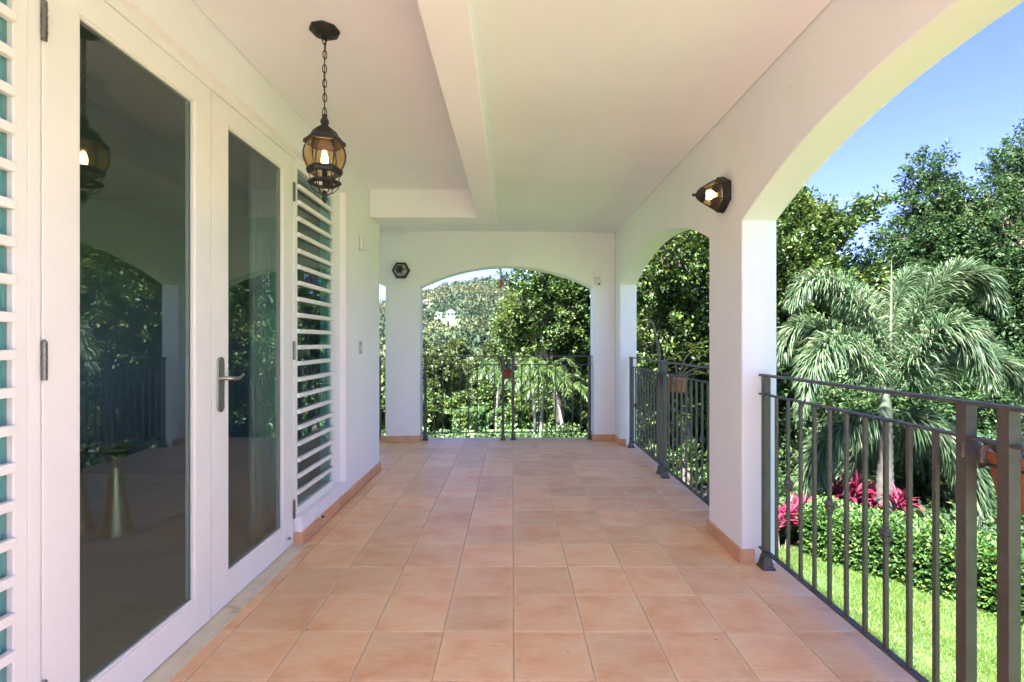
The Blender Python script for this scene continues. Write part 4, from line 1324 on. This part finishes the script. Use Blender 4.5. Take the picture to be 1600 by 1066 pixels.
# small slender palms beyond the end railing
def small_palm(x, y, h, lean, label, seed, nf=8, fl=1.0):
    rg = np.random.default_rng(seed)
    z0 = ground_h(x, y)
    root = empty('slender_palm', (x, y, z0), label=label, cat='palm tree', group='slender pale trunked palms beyond the end railing')
    MB().tube([(0, 0, -.1), (lean * .3, 0, h * .4), (lean * .7, 0, h * .75), (lean, 0, h)], [.05, .042, .036, .03], 10).build('trunk', M['pale_bark'], root)
    for k in range(nf):
        an = 2 * math.pi * k / nf + rg.uniform(-.3, .3)
        el = rg.uniform(.3, 1.2)
        c_, s_ = math.cos(an), math.sin(an)
        ct = [(lean, 0, h), (lean + c_ * fl * .3, s_ * fl * .3, h + fl * .32 * el), (lean + c_ * fl * .65, s_ * fl * .65, h + fl * .38 * el), (lean + c_ * fl * .95, s_ * fl * .95, h + fl * (.30 * el - .3))]
        frond(root, ct, 110, .32, .012, rg, False, .5, .010, mt='leaf_mid')
    return root
for i, (px, d, py, ln, lab) in enumerate([
        (832, 12.8, 600, -.10, 'slender palm left of its cluster behind the end railing'),
        (852, 13.4, 585, .15, 'slender palm in the middle of the cluster behind the end railing'),
        (868, 12.4, 610, -.30, 'slender leaning palm with the whitest trunk behind the end railing'),
        (780, 15.5, 590, .12, 'lone slender palm right of centre in the end arch behind the small pot')]):
    p = at(px, py, d)
    small_palm(p.x - ln, d, p.z - ground_h(p.x, d), ln, lab, 90 + i)
# young palm with bright fronds
yp = at(752, 690, 12.0)
gz = ground_h(yp.x, 12.0)
root = empty('young_palm', (yp.x, 12.0, gz), label='young palm with light green upright fronds in front of the slope shrubs', cat='palm tree')
rgy = np.random.default_rng(3)
for an, sp_ in ((-2.6, .55), (-1.9, .35), (-.3, .55), (.5, .8), (1.6, .5), (2.4, .7), (3.3, .9)):
    c_, s_ = math.cos(an), math.sin(an)
    frond(root, [(0, 0, .1), (c_ * .15 * sp_, s_ * .15 * sp_, .75), (c_ * .45 * sp_, s_ * .45 * sp_, 1.25), (c_ * 1.0 * sp_, s_ * 1.0 * sp_, 1.35)], 120, .34, .013, rgy, False, .35, .012, mt='leaf_cover')

# bare stems climbing beside the middle posts of the far right arch
bs = empty('bare_stem', (1.62, 4.95, GZ), label='bare brown stem rising beside the far right railing post', cat='shrub')
q = bs.location
def rel(px, py, d): return tuple(at(px, py, d) - q)
MB().tube([rel(1034, 900, 5.2), rel(1033, 700, 5.2), rel(1032, 600, 5.2), rel(1029, 545, 5.2), rel(1020, 505, 5.2), rel(1005, 492, 5.2)], [.028, .026, .022, .018, .013, .008], 8).build('main_stem', M['bark'], bs)
MB().tube([rel(1034, 590, 5.2), rel(1040, 550, 5.25), rel(1042, 520, 5.3)], [.009, .007, .003], 6).build('side_stem', M['bark'], bs)

# ------------------------------------------------------------------ hedge, cordylines, lawn
hedge_line = [(4.38, 7.12), (4.62, 6.85), (5.18, 6.22), (5.75, 5.45), (6.35, 4.4), (6.9, 3.2)]
def along(line, t):
    seg = [math.dist(line[i], line[i + 1]) for i in range(len(line) - 1)]
    tot = sum(seg); s = t * tot
    for i, L_ in enumerate(seg):
        if s <= L_ or i == len(seg) - 1:
            f = min(1, s / L_)
            a_, b_ = line[i], line[i + 1]
            dx, dy = (b_[0] - a_[0]) / L_, (b_[1] - a_[1]) / L_
            return a_[0] + (b_[0] - a_[0]) * f, a_[1] + (b_[1] - a_[1]) * f, -dy, dx
        s -= L_
rgh = np.random.default_rng(14)
def build_hedge():
    n = 46000
    hw, hh_ = .44, .66
    T = rgh.uniform(0, 1, n)
    Pz, Ax = np.zeros((n, 3)), np.zeros((n, 3))
    per = rgh.uniform(0, 1, n)
    for i in range(n):
        x, y, nx, ny = along(hedge_line, T[i])
        wob = .07 * mnoise.noise(Vector((x * 2.2, y * 2.2, per[i] * 3)))
        u = per[i] * (2 * hh_ + 2 * hw)
        dep = abs(rgh.normal()) * .055
        if u < hh_: o_, z_, an, az_ = -hw, u, -1, .3
        elif u < hh_ + 2 * hw: o_, z_, an, az_ = -hw + (u - hh_), hh_, 0, 1
        else: o_, z_, an, az_ = hw, hh_ - (u - hh_ - 2 * hw), 1, .3
        rr = .10
        # rounded shoulders
        if z_ > hh_ - rr and abs(o_) > hw - rr:
            o_ -= math.copysign(.03, o_); z_ -= .03
        sc_f = 1 + wob
        o2 = (o_ - math.copysign(dep, o_) if abs(o_) >= hw - 1e-6 else o_) * sc_f
        z2 = (z_ - (dep if abs(o_) < hw - 1e-6 else 0)) * sc_f
        Pz[i] = (x + nx * o2, y + ny * o2, GZ + max(0.02, z2))
        Ax[i] = (nx * an, ny * an, az_)
    Ax += rgh.normal(size=Ax.shape) * .7
    x0, y0 = hedge_line[2]
    root = empty('clipped_hedge', (x0, y0, GZ), label='low clipped hedge of small glossy leaves curving along the lawn', cat='hedge')
    V, Ft = leaves_geo(Pz - np.array([x0, y0, GZ]), Ax, .062, .30, rgh)
    link('foliage', np_mesh('foliage', V, Ft, M['hedge_leaf']), root)
    core = MB()  # dark filler block added for opacity, stands for the shaded hedge inside
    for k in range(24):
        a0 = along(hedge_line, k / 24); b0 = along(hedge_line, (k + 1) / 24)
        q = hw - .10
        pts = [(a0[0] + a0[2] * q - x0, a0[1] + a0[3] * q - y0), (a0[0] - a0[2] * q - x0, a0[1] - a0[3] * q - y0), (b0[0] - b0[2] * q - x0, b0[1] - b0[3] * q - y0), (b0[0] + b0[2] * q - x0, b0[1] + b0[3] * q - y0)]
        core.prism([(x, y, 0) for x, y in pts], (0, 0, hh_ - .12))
    core.build('dark_core', M['soil'], root)
build_hedge()

CL = [blade(.42, .052, dr, 6, .3).mesh('leaf', M['red_leaf']) for dr in (.25, .5, .8)]
def cordyline(x, y, z, n, s, label, seed):
    random.seed(seed)
    root = empty('cordyline_plant', (x, y, GZ), label=label, cat='plant', group='red leaved plants behind the hedge')
    for st_ in range(3):
        ox, oy = random.uniform(-.16, .16) * s, random.uniform(-.12, .12)
        hz = z * random.uniform(.75, 1.0)
        MB().tube([(ox * .5, oy * .5, -.05), (ox, oy, hz)], [.014, .010], 6).build('cane', M['bark'], root)
        for k in range(n):
            an = k * 2.4 + random.uniform(-.3, .3)
            up = random.uniform(-.2, 1.0) if k < n * .7 else random.uniform(-1.2, -.7) * -1
            o = link('leaf', CL[random.randrange(3)], root, (ox, oy, hz - .10 + .12 * k / n), (random.uniform(-.25, .25), -.05 - up * .85, an))
            o.scale = (s * random.uniform(.75, 1.1),) * 3
    return root
def cxy(px, d): return at(px, 534, d).x, d
for i, (px, d, z, n, s, lab) in enumerate([
        (1222, 7.0, .45, 12, 1.0, 'red leaved plant next to the pillar, left of the hedge'),
        (1258, 7.1, .50, 12, .9, 'red leaved plant at the left end of the hedge'),
        (1318, 7.75, .66, 13, 1.05, 'tallest red leaved plant, behind the hedge left of the palm trunk'),
        (1400, 7.35, .62, 12, .9, 'red leaved plant behind the hedge at the foot of the palm'),
        (1362, 7.9, .50, 10, .8, 'small red leaved plant behind the hedge left of the palm foot')]):
    x, y = cxy(px, d)
    cordyline(x, y, z, n, s, lab, 60 + i)
# low dark planting added to stand for the shadow between hedge and trees
bl = []
random.seed(17)
for i in range(150):
    y = random.uniform(3.0, 9.6)
    lim = np.interp(y, [3.2, 4.4, 5.45, 6.22, 6.85, 7.12, 9.6], [7.6, 7.1, 6.5, 5.95, 5.5, 5.1, 4.2])
    x = random.uniform(lim, lim + 4.5)
    if math.hypot(x - pb.x, y - pb.y) < .35: continue
    bl.append((x, y, GZ + .12, .38, .38, random.uniform(.18, .34)))
for i in range(10):
    bl.append((random.uniform(3.2, 4.3), random.uniform(7.5, 8.6), GZ + .1, .3, .3, .25))
mass('shade_planting', bl, 3400, 18, .12, .10, .3, 'leaf_dark', 23, 'low dark leaves added to stand for the shadow on the ground behind the hedge under the palm')
# fern poking out of the hedge
fr_ = at(1492, 850, 5.9)
fern = empty('fern', (fr_.x, fr_.y, GZ), label='light green fern poking out of the hedge top', cat='fern')
rgf = np.random.default_rng(2)
for k, (ax, ay, hz) in enumerate([(0, -.05, .95), (-.18, .0, .86), (.2, .03, .8), (.1, -.15, .82), (-.1, .12, .85)]):
    V, Ft, C = leaflet_frond([(0, 0, .45), (ax * .3, ay * .3, .62), (ax * .7, ay * .7, hz - .08), (ax, ay, hz)], 90, .085, .008, rgf, False, .2)
    link('frond', np_mesh('frond', V, Ft, M['fern_leaf']), fern)

# grass blades over the lawn
def grass():
    rg = np.random.default_rng(9)
    n = 330000
    X = rg.uniform(2.2, 6.6, n); Y = rg.uniform(2.6, 8.6, n)
    keep = (X * 1.0 < Y * 1.25 + .6)
    X, Y = X[keep], Y[keep]
    # cut under the hedge
    hx = np.array(hedge_line)
    lim = np.interp(Y, hx[::-1, 1], hx[::-1, 0], left=9, right=3.6)
    keep = X < lim - .28
    X, Y = X[keep], Y[keep]
    n = len(X)
    P = np.stack([X, Y, np.full(n, GZ - .004)], 1)
    A = np.stack([rg.normal(size=n) * .42, rg.normal(size=n) * .42, np.ones(n)], 1)
    L_ = rg.uniform(.025, .06, (n, 1)) * (1 + .35 * np.sin(X * 5.1 + np.sin(Y * 3.3))[:, None] * np.sin(Y * 4.3 + X)[:, None])
    th = rg.uniform(0, np.pi, n)
    b = np.stack([np.cos(th), np.sin(th), np.zeros(n)], 1) * rg.uniform(.0018, .0034, (n, 1))
    V = np.stack([P - b, P + b, P + A * L_], 1)
    Ft = np.arange(n * 3).reshape(-1, 3)
    print('grass', n)
    link('lawn_grass', np_mesh('lawn_grass', V.reshape(-1, 3), Ft, M['grass_blade']), label='short bright green lawn between the railing and the hedge', cat='grass', kind='stuff')
grass()
# planting bed behind the hedge and under the trees
bed = MB()
poly = [(3.3, 7.35), (4.3, 6.75), (5.1, 6.0), (5.7, 5.2), (6.3, 4.2), (7.2, 2.6), (30, 2.6), (30, 30), (1.0, 30), (1.0, 12.3), (2.2, 9.5)]
g_pts = []
bed.add([(x, y, GZ + .006 if max(abs(x), abs(y)) < 14 else GZ + .006) for x, y in [(3.3, 7.35), (4.3, 6.75), (5.1, 6.0), (5.7, 5.2), (6.3, 4.2), (7.2, 2.6), (11.5, 2.6), (10.5, 9.0), (6.5, 12.2), (2.0, 13.2), (2.2, 9.5)]], [tuple(range(11))])
bed.build('planting_bed', M['soil'], kind='structure')
dl = at(1467, 936, 5.75)
o = blade(.07, .05, .6, 4, .6).build('fallen_leaf', M['dry_leaf'], label='single fallen brown leaf lying on the lawn in front of the hedge', cat='leaf')
o.location = (at(1467, 534, 5.6).x, 5.6, GZ + .035); o.rotation_euler = (.2, .1, 2.2)

# a few crumbs of grit on the tiles
gr = MB()
random.seed(31)
for px_, py_ in ((1238, 949), (888, 1019), (586, 742), (702, 920), (1010, 800), (640, 880), (930, 760), (480, 985), (1120, 1000), (560, 860)):
    d_ = F * EYE / (py_ - CY)
    p_ = at(px_, py_, d_)
    for q_ in range(random.choice((1, 2))):
        r_ = random.uniform(.0018, .0035)
        gr.add([(p_.x + random.uniform(-1, 1) * r_ + random.uniform(-.01, .01) * q_, p_.y + random.uniform(-1, 1) * r_, .001 + k_ * r_ * .4) for k_ in range(4)], [(0, 1, 2), (0, 2, 3), (0, 3, 1), (1, 3, 2)])
gr.build('floor_grit', M['bark'], label='a few dark crumbs of leaf grit scattered on the terracotta tiles', cat='grit', kind='stuff')

# thin humid air that softens the far hill
hz, hnt, HN, HL, HP = mat('haze_air')
HN.remove(HP)
pv = HN.new('ShaderNodeVolumePrincipled')
pv.inputs['Color'].default_value = (0.86, 0.92, 1.0, 1)
pv.inputs['Density'].default_value = 0.00007
pv.inputs['Anisotropy'].default_value = 0.2
HL.new(pv.outputs[0], HN['Material Output'].inputs['Volume'])
MB().box((-2300, -2300, -60), (2300, 2300, 95)).build('haze', hz, kind='stuff', label='thin pale haze over the valley and the far hill')
